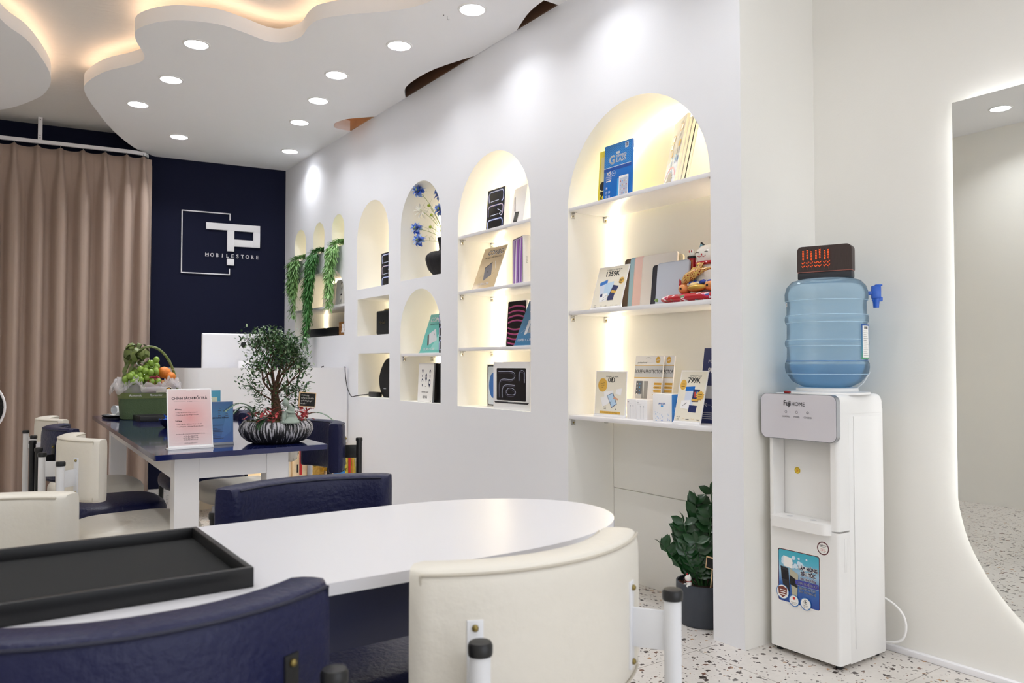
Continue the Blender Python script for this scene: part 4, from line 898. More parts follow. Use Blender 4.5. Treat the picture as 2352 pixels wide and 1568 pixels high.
# ------------------------------------------------------------ largest niche, top shelf
Z = 1.817
boxed('screen_glass_pack', 'yellow flat pack behind the blue pack in the largest niche', 'pack', 2.462, 2.728, Z, .165, .262, .010, mat('pack_yellow', '#e0d23a', .4),
      lambda f, w, h: (f.rr(-.07, .09, .06, h-.03, .008, mat('pack_yellow_pale', '#e9dfa0', .4)), f.circ(-.05, .09, .022, M_black), f.rect(-.066, -.04, .05, .064, M_black), f.circ(-.045, .035, .018, M_black), f.circ(-.045, .035, .008, MC['pack_yellow'])), tilt=4)
def d_glass(f, w, h):
    f.rect(-w/2+.001, w/2-.001, h*.60, h-.001, M_b1); f.up(); f.step = 0
    for k in range(-14, 26):
        x = -w/2+k*.011
        for sg in (1, -1):
            p = [(x, h*.60), (x+sg*h*.4, h-.001)]
            a, c = p
            def clip(pt0, pt1):
                (x0, z0), (x1, z1) = pt0, pt1
                lo, hi = -w/2+.002, w/2-.002; r = []
                for (xa, za), (xb, zb) in (((x0, z0), (x1, z1)), ((x1, z1), (x0, z0))):
                    if xa < lo: q = (lo-xa)/(xb-xa) if xb != xa else 2
                    elif xa > hi: q = (hi-xa)/(xb-xa) if xb != xa else 2
                    else: q = 0
                    if q < 0 or q > 1: return None
                    r.append((xa+(xb-xa)*q, za+(zb-za)*q))
                return r
            r = clip(a, c)
            if r: f.stroke(r, .0016, M_b3)
    f.step = .00005
    f.rect(-w/2+.001, w/2-.001, h*.592, h*.602, M_silver); f.rect(-w/2+.001, w/2-.001, h*.535, h*.592, M_b2)
    f.rr(w*.26, w*.38, h*.87, h*.965, .003, M_silver); f.text('9', w*.315, h*.885, .026, M_navyi, bold=.001)
    f.rr(-w*.06, w*.07, h*.805, h*.85, .002, M_lgrey); f.text('G', -w*.20, h*.655, .056, M_silver, bold=.005); f.text('TEMPERED', w*.13, h*.745, .017, M_silver, bold=.0012, sx=.85); f.text('LASS', w*.13, h*.665, .029, M_silver, bold=.0018, sx=1.1)
    f.text('XS', -w*.31, h*.46, .026, M_pw, bold=.002); f.text('PREMIUM', -w*.31, h*.42, .0095, M_pw); f.text('TEMPERED', -w*.31, h*.385, .0085, M_pw); f.rect(-w*.40, -w*.22, h*.35, h*.37, M_pw)
    f.circ(-w*.13, h*.48, .013, M_silver); f.circ(-w*.13, h*.48, .011, M_b1); f.rect(-w*.16, -w*.10, h*.475, h*.49, M_silver)
    for k in range(3):
        for j in range(2):
            if k == 2 and j == 1: continue
            x, z = -w*.37+j*w*.1, h*.09+k*h*.075; f.rr(x-.006, x+.006, z-.006, z+.006, .002, M_silver); f.rr(x-.005, x+.005, z-.005, z+.005, .002, M_b1); f.rect(x-.003, x+.003, z-.002, z+.002, M_silver)
    f.rr(w*.02, w*.38, h*.02, h*.37, .004, M_b3); f.rr(w*.08, w*.42, h*.01, h*.40, .004, M_pw); f.rect(w*.105, w*.395, h*.03, h*.36, mat('screen_print', '#b9bfd0', .3, var=.25, bscale=30))
    for k in range(4):
        for j in range(4): f.rr(w*.14+j*w*.07-.003, w*.14+j*w*.07+.003, h*.08+k*h*.07, h*.08+k*h*.07+.006, .001, (M_pw, M_red, M_b3, M_gold2)[(k*3+j) % 4])
boxed('screen_glass_pack', 'blue tempered glass pack standing in the largest niche', 'pack', 2.440, 2.653, Z, .185, .268, .014, M_b1, d_glass, tilt=3)
def d_mag(f, w, h):
    rs = random.Random(4)
    f.rect(-w*.47, w*.47, h*.02, h*.42, mat('art_pale_blue', '#b9c9e8', .4, var=.3, bscale=22))
    for k in range(16):
        x, z = rs.uniform(-w*.35, w*.35), rs.uniform(h*.10, h*.42); f.quad([(x, z), (x+rs.uniform(.01, .03), z+.005), (x+rs.uniform(0, .02), z+rs.uniform(.02, .05)), (x-.012, z+.02)], (M_mid, M_pw, M_b2, M_b3)[k % 4])
    f.burst(.0, h*.13, .05, M_navyi, 16); f.stroke(arc(0, h*.10, .075, .075, 20, 160), .008, mat('ink_pink', '#d8678a', .4)); f.rect(-w*.2, w*.3, h*.07, h*.09, M_pw)
    for x, z in ((-.04, .70), (-.05, .60), (.05, .8)): f.rect(w*.0+x-.018, x+.018, h*z, h*z+.03, M_gold2); f.rect(x-.015, x+.015, h*z+.003, h*z+.027, M_pw)
    for x, z in ((.03, .48), (.055, .48), (.03, .36), (.055, .36)): f.rect(x, x+.016, h*z, h*z+.03, (M_lgrey, M_mid)[z < .4])
    f.circ(.06, h*.62, .017, M_gold2); f.rect(-.03, -.02, h*.48, h*.58, M_gold2); f.rect(.02, .05, h*.9, h*.93, M_lgrey); f.rect(.02, .05, h*.72, h*.76, M_lgrey)
ang = math.atan2(-.875, -.485)
u_ = Vector((-.485, -.875)); nrm = Vector((.875, -.485))
base_ = Vector((2.475, 2.335))
for k, (th, off, hh, lb) in enumerate(((.012, 0, .335, 'front magazine with blue and white artwork leaning in the largest niche'), (.010, .015, .315, 'second leaning magazine, behind the artwork magazine in the largest niche'), (.014, .028, .325, 'third leaning magazine, dark-edged, behind the artwork magazine'), (.010, .047, .345, 'hindmost leaning magazine, white, in the largest niche'))):
    c = base_-u_*.085+nrm*off
    t = thing('magazine', lb, 'magazine', (c.x, c.y, Z+.002), ang, 'magazines in the largest niche', rx=-R(12))
    b = MB(); b.box(-.0875, .0875, 0, th, 0, hh, M_cream, bev=.0006); b.build('pages', t); b = MB(); b.box(-.0885, .0885, -.0012, 0, -.0005, hh+.0005, (M_paper, M_lgrey, M_dkgrey, M_paper)[k]); b.box(-.0885, .0885, th, th+.0012, -.0005, hh+.0005, (M_paper, M_lgrey, M_black, M_paper)[k]); b.build('cover', t)
    if k == 0: f = Face(-.0014); d_mag(f, .175, hh); f.build('printed_face', t)
# ------------------------------------------------------------ largest niche, middle shelf
Z = 1.315
def d_1259(f, w, h):
    f.text('COMBO TP PREMIUM', .006, h*.895, .0098, M_dkgrey, bold=.0005, sx=1.15); f.text('1259K', .0, h*.765, .034, M_dkgrey, bold=.0026, sx=1.1)
    f.burst(w*.35, h*.63, .020, M_gold2); lines(f, w*.28, h*.65, 3, .008, .026, .0025)
    for q, m_ in (([(-.066, .115), (-.022, .128), (-.010, .050), (-.05, .035)], mat('paper_blueish', '#cfd8ea', .4)), ([(-.066, .115), (-.022, .128), (-.020, .108), (-.064, .098)], M_b1), ([(-.034, .108), (.018, .116), (.022, .05), (-.03, .045)], mat('paper_sky', '#b9d3ea', .4)), ([(.018, .098), (.052, .090), (.030, .030), (.0, .034)], M_navyi), ([(.016, .072), (.044, .066), (.04, .055), (.012, .060)], M_gold2), ([(-.055, .055), (-.005, .06), (-.005, .022), (-.045, .015)], M_pw), ([(-.05, .055), (-.036, .058), (-.034, .044), (-.047, .040)], M_navyi), ([(.0, .046), (.036, .044), (.034, .022), (.0, .022)], M_navyi)): f.quad([((x+.007)*1.15-.006, (z-.07)*1.0+.09) for x, z in q], m_)
    f.stroke([(-.038, .04), (-.01, .054)], .0015, M_txt); f.stroke([(-.03, .055), (-.008, .068)], .0015, M_txt)
    for x, z, t_, s_ in ((-.36, .019, 'Giá gốc', .0062), (-.36, .010, '1.790K', .0062), (-.14, .015, 'Giá sỉ', .005), (.0, .012, '1.459K', .0065), (.2, .015, 'Hội viên', .005), (.36, .012, '1.259K', .0065)): f.text(t_, w*x, z, s_, bold=.0002)
stand_sign('price_sign', 'white-framed price sign reading 1259K on the middle shelf of the largest niche', 'sign', (2.43, 2.722, Z+.001), Q, 17, .208, .215, M_cream, d_1259, group=G_sign)
for nm, lb, X, y, w, h, c in (('tablet_case', 'dark brown case, hindmost of the upright cases in the largest niche', 2.60, 2.692, .20, .255, '#4b3729'), ('tablet_case', 'light blue upright case in the largest niche', 2.583, 2.635, .20, .255, '#8fb4c9'), ('tablet_case', 'pale pink upright case in the largest niche', 2.566, 2.588, .20, .252, '#e3c5c3'),
                              ('tablet_case', 'cream upright case hidden behind the white case in the largest niche', 2.566, 2.478, .19, .235, '#e4d9c0'), ('tablet_case', 'tall off-white upright case in the largest niche', 2.545, 2.505, .215, .248, '#e7e2dd'), ('tablet_case', 'black upright case between the off-white and grey cases', 2.487, 2.395, .18, .185, '#2b2a33'), ('tablet_case', 'light grey upright case in front of the others in the largest niche', 2.462, 2.34, .182, .187, '#b9bec9')):
    t = thing(nm, lb, 'case', (X, y, Z+.001), Q, 'upright cases in the largest niche', rx=-R(6)); r = .014
    P = []
    for cx, cz, a0 in ((w/2-r, h-r, 0), (-w/2+r, h-r, 90), (-w/2+r, r*.2, 180), (w/2-r, r*.2, 270)):
        rr_ = r if cz > .1 else r*.2
        for k in range(6): a = R(a0+18*k); P.append((cx+(r if cz > .1 else r)*cos(a), cz+rr_*sin(a)))
    b = MB(); b.prism(P, 'y', 0, .010, mat('case'+c[1:], c, .55, bump=.1, bscale=600)); b.build('cover', t)
    b = MB(); b.tube([(p[0]*.995, -.0003, p[1]*.995) for p in P], .0012, mat('case'+c[1:], c), 5, closed=True); b.build('edge', t)
# cushion and lucky cat
def silk():
    m = bpy.data.materials.new('red_brocade'); m.use_nodes = True; nt = m.node_tree; N = nt.nodes.new; L = nt.links.new; b = nt.nodes['Principled BSDF']; b.inputs['Roughness'].default_value = .45
    tc = N('ShaderNodeTexCoord'); n = N('ShaderNodeTexNoise'); n.inputs['Scale'].default_value = 38; n.inputs['Detail'].default_value = 3; L(tc.outputs['Object'], n.inputs['Vector'])
    n2 = N('ShaderNodeTexVoronoi'); n2.inputs['Scale'].default_value = 60; L(tc.outputs['Object'], n2.inputs['Vector']); s = N('ShaderNodeSeparateColor'); L(n2.outputs['Color'], s.inputs[0])
    r = N('ShaderNodeValToRGB'); r.color_ramp.interpolation = 'CONSTANT'; e = r.color_ramp.elements; e[0].color = lin('#e8dfe2'); e[1].position = .3; e[1].color = lin('#c62a6a')
    for p, c in ((.5, '#33509a'), (.65, '#5a8a5a'), (.8, '#e3c8d0')): q = e.new(p); q.color = lin(c)
    L(s.outputs[0], r.inputs[0]); g = N('ShaderNodeMath'); g.operation = 'GREATER_THAN'; g.inputs[1].default_value = .53; L(n.outputs[0], g.inputs[0])
    mx = N('ShaderNodeMix'); mx.data_type = 'RGBA'; L(g.outputs[0], mx.inputs[0]); mx.inputs[6].default_value = lin('#b3101f'); L(r.outputs[0], mx.inputs[7]); L(mx.outputs[2], b.inputs['Base Color']); return m
t = thing('cushion', 'red brocade cushion under the lucky cat in the largest niche', 'cushion', (2.525, 2.22, Z), Q)
b = MB(); rows = []
for j in range(9):
    v = -1+2*j/8; c = math.sqrt(max(0, 1-v*v)); rows.append([((.165*(.6+.4*c)*(1+.10*abs(cos(2*(2*pi*k/40)))**3))*sgn(cos(2*pi*k/40), .55), (.125*(.6+.4*c))*sgn(sin(2*pi*k/40), .55), .02+.02*v) for k in range(40)])
V = b.grid(rows, silk(), cv=True); b.cap(V[0][::-1], b.mats[0]); b.cap(V[-1], b.mats[0]); b.build('cover', t, sharp=70)
b = MB()
for x in (-.17, .17):
    for y in (-.125, .125): b.lathe([(.001, 0), (.008, .004), (.006, .012), (.001, .02)], (0, 0, 0), mat('tassel_green', '#7fa05a', .6), 8, M=Matrix.Translation((x*.885, y*.87, .018)) @ Matrix.Rotation(R(90), 4, 'Y') @ Matrix.Scale(1 if x > 0 else -1, 4, (0, 0, 1)))
b.build('tassel', t)
M_por = mat('porcelain', '#eceae6', .12, coat=.5); M_pred = mat('glaze_red', '#a81422', .15, coat=.4); M_pgold = mat('glaze_gold', '#c9a04a', .25, .6); M_porange = mat('glaze_orange', '#e09052', .2, coat=.3); M_pblue = mat('glaze_blue', '#2748b4', .15, coat=.4); M_pblk = mat('glaze_black', '#1b1b20', .2)
t = thing('cat_figurine', 'white lucky cat figurine with red and gold carp on the red cushion', 'figurine', (2.525, 2.175, Z+.042), Q)
b = MB(); rows = []
for z, rx_, ry_, ox in ((.0, .07, .055, 0), (.03, .078, .062, 0), (.07, .074, .060, 0), (.105, .058, .05, 0), (.122, .05, .045, 0), (.138, .060, .05, 0), (.158, .066, .052, 0), (.178, .060, .048, 0), (.193, .042, .036, 0), (.201, .015, .014, 0)): rows.append([(rx_*cos(2*pi*k/28), ry_*sin(2*pi*k/28), z) for k in range(28)])
V = b.grid(rows, M_por, cv=True); b.cap(V[0][::-1], M_por); b.cap(V[-1], M_por); bo = b.build('body', t)
for s_ in (-1, 1):
    b = MB(); b.lathe([(.022, 0), (.017, .018), (.003, .04)], (0, 0, 0), M_pblk, 14, M=Matrix.Translation((s_*.036, 0, .178)) @ Matrix.Rotation(R(s_*18), 4, 'Y') @ Matrix.Scale(.55, 4, (0, 1, 0))); b.lathe([(.014, 0), (.010, .014), (.002, .028)], (0, 0, 0), mat('glaze_sky', '#79a8c0', .2), 12, M=Matrix.Translation((s_*.036, -.008, .182)) @ Matrix.Rotation(R(s_*18), 4, 'Y') @ Matrix.Scale(.4, 4, (0, 1, 0)))
    b.ball((s_*.030, -.020, .180), (.008, .004, .005), M_pred, 8, 6); b.build('ear', t)
f = Face(-.0535)
for s_ in (-1, 1): f.stroke([(s_*.015, .163), (s_*.024, .166), (s_*.033, .163)], .003, M_pblk)
f.stroke([(-.022, .150), (-.012, .145), (0, .149), (.012, .145), (.022, .150)], .0025, M_pred); f.circ(0, .155, .004, M_pred); f.build('face', t)
b = MB(); b.tube([(.056*cos(a), -.002+.05*sin(a), .124+.004*sin(a)) for a in [2*pi*k/28 for k in range(28)]], .008, M_pred, 8, closed=True); b.build('collar', t)
b = MB(); b.ball((-.004, -.060, .108), .014, M_pgold, 14, 10); b.tube([(-.018, -.060, .108), (-.004, -.0745, .106), (.010, -.060, .108)], .002, M_pblk, 6); b.build('bell', t)
b = MB(); b.box(-.098, -.066, -.03, -.012, .075, .155, M_pred, bev=.004); b.box(-.099, -.065, -.031, -.011, .148, .160, M_pblk, bev=.003); b.box(-.094, -.070, -.0315, -.03, .088, .14, M_pgold, bev=.0005); b.box(-.090, -.074, -.0325, -.0315, .093, .135, M_pred); b.build('tablet', t)
b = MB(); b.ball((-.08, -.02, .17), (.014, .013, .020), M_por, 12, 8); [b.ball((-.08+dx, -.032, .178), (.002, .002, .006), M_pred, 6, 4) for dx in (-.006, .006)]; b.build('paw', t)
b = MB(); cp = [(-.095, -.060, .042), (-.075, -.066, .052), (-.05, -.072, .064), (-.015, -.078, .076), (.03, -.074, .088), (.07, -.06, .094)]
def scales():
    m = bpy.data.materials.new('carp_scales'); m.use_nodes = True; nt = m.node_tree; N = nt.nodes.new; L = nt.links.new; bb = nt.nodes['Principled BSDF']; bb.inputs['Roughness'].default_value = .2
    tc = N('ShaderNodeTexCoord'); v = N('ShaderNodeTexVoronoi'); v.feature = 'DISTANCE_TO_EDGE'; v.inputs['Scale'].default_value = 120; L(tc.outputs['Object'], v.inputs['Vector']); r = N('ShaderNodeValToRGB'); e = r.color_ramp.elements; e[0].position = .12; e[0].color = lin('#d6b060'); e[1].position = .2; e[1].color = lin('#8a2018'); L(v.outputs[0], r.inputs[0]); L(r.outputs[0], bb.inputs['Base Color']); return m
M_sc = scales(); b.tube(smooth(cp, 4), [.006+.016*sin(pi*min(1, (k+1)/18)) for k in range(21)], M_sc, 14); 
for a in (-.5, .1, .6): b.grid([[Vector((-.094, -.06, .042))]*2, [Vector((-.118, -.062+.004*a, .042-.012+.03*a)), Vector((-.116, -.06, .042+.004+.03*a))]], M_pred)
b.grid([[(-.06+.02*k, -.074-.003*(k > 1), .075+.006*k) for k in range(5)], [(-.05+.02*k, -.072, .090+.007*k+.006*(k % 2)) for k in range(5)]], M_sc); b.build('carp', t, sharp=60)
b = MB(); rs = random.Random(2)
for k in range(9): b.ball((-.055+.016*k, -.066-.006*(k % 2), .034+.003*(k % 3)), (.013, .009, .009), (M_pblue, M_por)[k % 3 == 0], 10, 8)
b.build('waves', t)
for x, z in ((-.083, .018), (.058, .022)):
    b = MB(); b.ball((x, -.062, z), (.030, .026, .023), M_porange, 18, 12); b.box(x-.004, x+.004, -.090, -.087, z-.004, z+.004, M_pblk); b.ball((x+.008, -.062, z+.022), (.012, .008, .004), mat('glaze_green', '#4a7a52', .3), 8, 6); b.build('peach', t)
b = MB(); b.ball((-.005, -.078, .016), (.050, .018, .017), M_pgold, 20, 12); b.ball((-.018, -.080, .028), (.024, .014, .012), mat('glaze_cream', '#e3c790', .2), 14, 10); b.build('gold_ingot', t)
# ------------------------------------------------------------ largest niche, lowest shelf
Z = .815
def d_0d(f, w, h):
    f.text('COMBO TP BASIC', .008, h*.865, .0092, M_dkgrey, bold=.0005, sx=1.15); f.text('0Đ', .004, h*.755, .031, M_dkgrey, bold=.0015, sx=1.2, spacing=1.08)
    f.circ(-w*.26, h*.69, .032, M_gold2); [f.text(s_, -w*.26, h*.72-.010*k, .0075, M_txt, rot=-12) for k, s_ in enumerate(('Tặng kèm', 'khi mua', 'iPad'))]
    f.quad([(-.045, .115), (.02, .123), (.022, .07), (-.035, .06)], M_pw); f.quad([(-.068, .09), (-.03, .093), (-.012, .06), (-.05, .045)], M_pw); f.quad([(.040, .128), (.078, .134), (.072, .10), (.034, .108)], M_pw)
    f.quad([(-.022, .098), (.018, .112), (.048, .060), (.012, .042)], M_navyi); f.quad([(-.019, .097), (.016, .109), (.044, .061), (.013, .046)], mat('paper_sky', '#b9d3ea', .4)); f.quad([(.028, .094), (.052, .086), (.055, .078), (.02, .085)], mat('ink_skin', '#d9a58a', .5)); f.stroke([(-.002, .062), (.012, .075)], .002, M_txt)
    f.text('Giá gốc', -w*.16, .042, .0065); f.text('99.000đ', -w*.16, .034, .006); f.text('0đ', w*.19, .034, .0065, bold=.0003); f.rect(-w*.32, w*.34, .014, .025, M_gold2); f.text('Chỉ dành cho các bạn hội viên TP Mobile', .002, .0175, .006)
stand_sign('price_sign', 'white-framed price sign reading 0Đ on the lowest shelf of the largest niche', 'sign', (2.445, 2.71, Z+.001), Q, 4, .212, .212, M_cream, d_0d, group=G_sign)
def d_scr(f, w, h):
    f.rect(-w/2+.001, w/2-.001, h*.635, h*.85, M_gold2); f.rect(-w/2+.001, w/2-.001, h*.648, h*.837, M_lgrey); f.text('SCREEN PROTECTOR', 0, h*.715, .0235, M_txt, bold=.0004, sx=.80); f.text('professional', -w*.24, h*.875, .014, M_dkgrey, sx=.9)
    f.circ(w*.31, h*.93, .0135, M_gold2, rz=.016); f.text('NEW', w*.31, h*.917, .009, M_pw, rot=-15); f.stroke(arc(-.005, h*.955, .016, .005, 10, 170, 6), .0015, M_grey)
    f.rect(-w*.40, -w*.18, h*.30, h*.585, mat('screen_dark', '#4b5362', .3)); f.rect(-w*.18, w*.02, h*.30, h*.585, M_grey); f.quad([(-w*.18, h*.585), (-w*.12, h*.585), (-w*.09, h*.30)], M_lgrey); f.rect(-w*.40, -w*.18, h*.30, h*.37, M_lgrey)
    for k in range(8): f.rr(-w*.37+(k % 2)*w*.09, -w*.34+(k % 2)*w*.09, h*.36+(k//2)*h*.055, h*.382+(k//2)*h*.055, .001, (M_pw, M_b3)[k % 2])
    for k in range(4): f.quad([(w*.22-k*.001, h*.525-k*h*.058+h*.019), (w*.25, h*.525-k*h*.058), (w*.49, h*.525-k*h*.058), (w*.49, h*.525-k*h*.058+h*.038), (w*.25, h*.525-k*h*.058+h*.038)], M_gold2); f.rect(w*.27, w*.42, h*.54-k*h*.058, h*.548-k*h*.058, mat('ink_brown', '#7a5a20', .5))
    f.rect(-w/2+.001, w/2-.001, .003, .05, mat('ink_orange', '#e09a2a', .5))
for X, y, lb in ((2.562, 2.60, 'front screen protector pack with ochre stripes in the largest niche'), (2.585, 2.555, 'screen protector pack partly hidden behind the identical front pack')):
    boxed('screen_protector_pack', lb, 'pack', X, y, Z+.001, .182, .285, .006, M_pw, d_scr, tilt=7)
def d_adp(f, w, h):
    f.rect(-w*.4, -w*.25, h*.84, h*.86, M_txt); f.rect(-w*.4, -w*.0, h*.78, h*.79, M_lgrey)
    for s_ in (-.1, .18): f.stroke([(w*s_, h*.6), (w*s_, h*.05)], .0012, M_lgrey); f.rect(w*s_-.003, w*s_+.003, h*.62, h*.7, M_lgrey)
boxed('adapter_box', 'small white adapter box, left of the pair under the screen protector packs', 'box', 2.455, 2.575, Z, .062, .088, .045, M_pw, d_adp)
boxed('adapter_box', 'small white adapter box, right of the pair under the screen protector packs', 'box', 2.437, 2.492, Z, .058, .088, .048, M_pw, d_adp, rz=8)
def d_ank(f, w, h):
    f.text('ANKER', 0, h*.62, .011, M_b1, bold=.0004); f.rr(-.006, .006, h*.54, h*.59, .001, M_b3); rs = random.Random(int(h*1e4))
    for k in range(26): f.rect(x := rs.uniform(-w*.44, w*.4), x+.0022, z := h*.36*rs.random()**1.6+.003, z+.0028, (M_b1, M_b3)[k % 2])
def d_ank_side(t, w, h, d):
    b = MB(); M_ = Matrix.Translation((w/2+.0012, d*.55, h*.08)) @ Matrix.Rotation(R(90), 4, 'Z') @ Matrix.Rotation(R(90), 4, 'X') @ Matrix.Rotation(R(90), 4, 'Z'); b.text('ANKER 323', M_, M_pw, .011, 'LEFT', bold=.0003); b.build('side_lettering', t)
t = boxed('charger_box', 'white and blue charger box at the front of the lowest shelf beside the 799K sign', 'box', 2.43, 2.362, Z, .095, .118, .052, M_pw, d_ank, side=M_b1, rz=10); d_ank_side(t, .095, .118, .052)
boxed('charger_box', 'white and blue charger box standing behind the front charger box', 'box', 2.50, 2.305, Z, .085, .115, .052, M_pw, d_ank, side=M_b2, rz=10)
boxed('charger_box', 'white charger box at the back, above the two blue-sided boxes', 'box', 2.575, 2.345, Z, .095, .165, .04, M_pw, lambda f, w, h: (f.text('ANKER', -.005, h*.84, .013, M_b1, bold=.0003), f.text('3-in-1 Cable', -.0, h*.65, .013, M_txt, sx=.9), f.rect(-w*.4, w*.4, h*.60, h*.605, M_txt)), rz=4)
t = thing('cable_coil', 'small coiled grey cable on top of the back charger box', 'cable', (2.59, 2.335, Z+.167)); b = MB(); b.tube([(.02*cos(k*.5), .03*sin(k*.5), .004+.0009*k) for k in range(26)], .003, mat('cable_grey', '#b9bcc0', .4), 6); b.build('loop', t)
def d_799(f, w, h):
    f.text('COMBO TP PLUS', .008, h*.88, .0092, M_dkgrey, bold=.0003, sx=.9); f.text('799K', .004, h*.765, .033, M_dkgrey, bold=.002, sx=.9); f.circ(-w*.34, h*.725, .016, M_gold2, rz=.022); [f.rect(-w*.41, -w*.28, h*.735-k*.010, h*.735-k*.010+.0025, M_txt) for k in range(2)]
    for q, m_ in (([(-.030, .135), (.014, .138), (.014, .05), (-.030, .05)], mat('paper_blueish', '#cfd8ea', .4)), ([(-.032, .138), (.014, .141), (.014, .120), (-.032, .118)], M_b1), ([(.008, .128), (.042, .126), (.04, .07), (.008, .07)], M_navyi), ([(.006, .085), (.038, .083), (.038, .072), (.006, .074)], M_gold2), ([(-.045, .075), (.0, .078), (.0, .035), (-.045, .04)], M_pw), ([(-.002, .055), (.038, .053), (.036, .022), (-.002, .024)], M_navyi), ([(.015, .115), (.024, .115), (.026, .09), (.018, .09)], mat('ink_red', '#c03a34', .4)), ([(.026, .117), (.034, .117), (.034, .1), (.026, .1)], M_b3)): f.quad([(x, z*.92+.028) for x, z in q], m_)
    f.stroke([(-.035, .075), (-.015, .088)], .002, M_txt); f.burst(w*.33, h*.53, .022, M_gold2, 12); [f.rect(w*.26, w*.40, h*.55-k*.010, h*.55-k*.010+.002, M_txt) for k in range(3)]
    f.text('Giá gốc', -w*.34, .026, .0065); f.text('1.190K', -w*.36, .016, .0065); f.text('Giá sỉ', -w*.14, .020, .005, M_gold2); f.text('1.099K', .0, .016, .0065, bold=.0003); f.text('Hội viên', w*.19, .020, .005, M_gold2); f.text('799K', w*.38, .016, .0065, bold=.0003)
stand_sign('price_sign', 'white-framed price sign reading 799K at the right end of the lowest niche shelf', 'sign', (2.408, 2.203, Z+.001), Q+R(4), 15, .138, .225, M_cream, d_799, foot=.085, group=G_sign)
def d_nv(f, w, h):
    f.rect(-w/2+.002, w/2-.002, h*.33, h*.50, M_lgrey); f.text('Made for Pad', w*.0, h*.80, .02, M_pw, 'CENTER'); f.text('9H', -w*.2, h*.67, .03, M_pw, bold=.002); f.rect(-w*.4, -w*.1, h*.58, h*.62, M_navyi); f.text('ペーパー', -w*.1, h*.22, .022, M_pw); lines(f, -w*.42, h*.14, 4, .008, w*.7, .002, M_lgrey)
boxed('screen_protector_pack', 'tall navy pack with white lettering at the far right of the lowest niche shelf', 'pack', 2.485, 2.135, Z+.001, .165, .315, .008, M_navyi, d_nv, tilt=9)
# ------------------------------------------------------------ floor of the largest niche: plant
t = thing('potted_plant', 'dark green glossy potted plant on the floor inside the largest niche', 'plant', (2.505, 2.205, 0))
b = MB(); b.lathe([(.001, 0), (.098, 0), (.106, .01), (.112, .14), (.112, .168), (.105, .168), (.102, .15), (.001, .148)], (0, 0, 0), mat('slate_pot', '#3a3f49', .5, bump=.05, bscale=80), 40, caps=False); b.build('pot', t)
b = MB(); b.lathe([(.001, .152), (.1, .150)], (0, 0, 0), mat('bark_mulch', '#3b2a22', .95, bump=1, bscale=70, var=.5), 24, caps=False); rs = random.Random(6)
for k in range(30): a = rs.random()*6.28; leaf(b, (.09*cos(a)*rs.random()**.5, .09*sin(a), .153), (rs.gauss(0, 1), rs.gauss(0, 1), .5), .025, .016, mat('dry_leaf', '#5a3226', .7, var=.4))
b.build('soil', t)
M_zz = mat('zz_leaf', '#1d4422', .25, var=.35, bscale=25); M_zs = mat('zz_stem', '#2f5a30', .5)
rs = random.Random(14)
for i, (dx, dy, hh) in enumerate(((-.02, .015, .48), (.03, -.01, .52), (-.06, .03, .40), (-.11, .07, .30), (.06, .04, .42), (-.02, -.05, .44), (.07, -.06, .50), (-.07, -.03, .34), (.0, .03, .46), (-.04, .06, .36), (.04, -.07, .40), (-.09, .0, .30))):
    b = MB(); pts = [Vector((dx*.25+dx*f*1.0, dy*.25+dy*f*1.0, .15+(hh-.15)*f)) for f in [k/9 for k in range(10)]]; b.tube(pts, [.007-.005*k/9 for k in range(10)], M_zs, 6); ph = rs.random()*pi
    for k in range(2, 10):
        for sg in (0, 1):
            a = ph+pi*sg+(.5 if k % 2 else 0); leaf(b, pts[k], Vector((cos(a)*.8+.3*sg, -.8*cos(a)-.3*sg, .75)), .098-.004*k, .066-.003*k, M_zz, up=Vector((-.75+rs.uniform(-.5, .5), -.65+rs.uniform(-.5, .5), .4)))
    leaf(b, pts[-1], pts[-1]-pts[-2], .06, .03, M_zz); b.build('leafy_stem', t, sharp=80)
t = thing('cat_figurine', 'tiny white lucky cat figurine in the plant pot on the floor', 'figurine', (2.412, 2.20, .160), R(-110))
b = MB(); b.ball((0, 0, .012), (.012, .011, .014), M_por, 14, 10); b.ball((0, -.004, .034), (.015, .013, .013), M_por, 14, 10); b.ball((.012, -.010, .006), (.006, .010, .005), M_por, 10, 6); b.ball((-.012, -.010, .006), (.006, .010, .005), M_por, 10, 6); b.build('body', t)
b = MB(); [b.lathe([(.006, 0), (.001, .010)], (s_*.009, -.003, .043), M_pred if s_ < 0 else M_por, 8) for s_ in (-1, 1)]; b.build('ears', t)
f = Face(-.0175); [f.stroke([(s_*.003, .036), (s_*.006, .038), (s_*.009, .036)], .001, M_pblk) for s_ in (-1, 1)]; f.circ(.008, .031, .0025, M_rose); f.circ(-.008, .031, .0025, M_rose); f.build('face', t)
b = MB(); b.tube([(.011*cos(a), .010*sin(a)-.001, .022) for a in [2*pi*k/14 for k in range(14)]], .0015, M_pred, 6, closed=True); b.build('collar', t)
t = thing('chalkboard_tag', 'small wood-framed chalkboard tag in the potted plant, cut off by the niche edge', 'sign', (2.452, 2.122, .17), Q+R(10), ry=R(6))
b = MB(); b.box(-.03, .03, -.003, .003, .07, .118, MC['light_wood'], bev=.001); b.build('frame', t); b = MB(); b.box(-.002, .002, -.001, .001, -.02, .07, MC['light_wood']); b.build('stick', t); f = Face(-.0032); f.rect(-.026, .026, .074, .114, M_blackm); f.build('board', t)
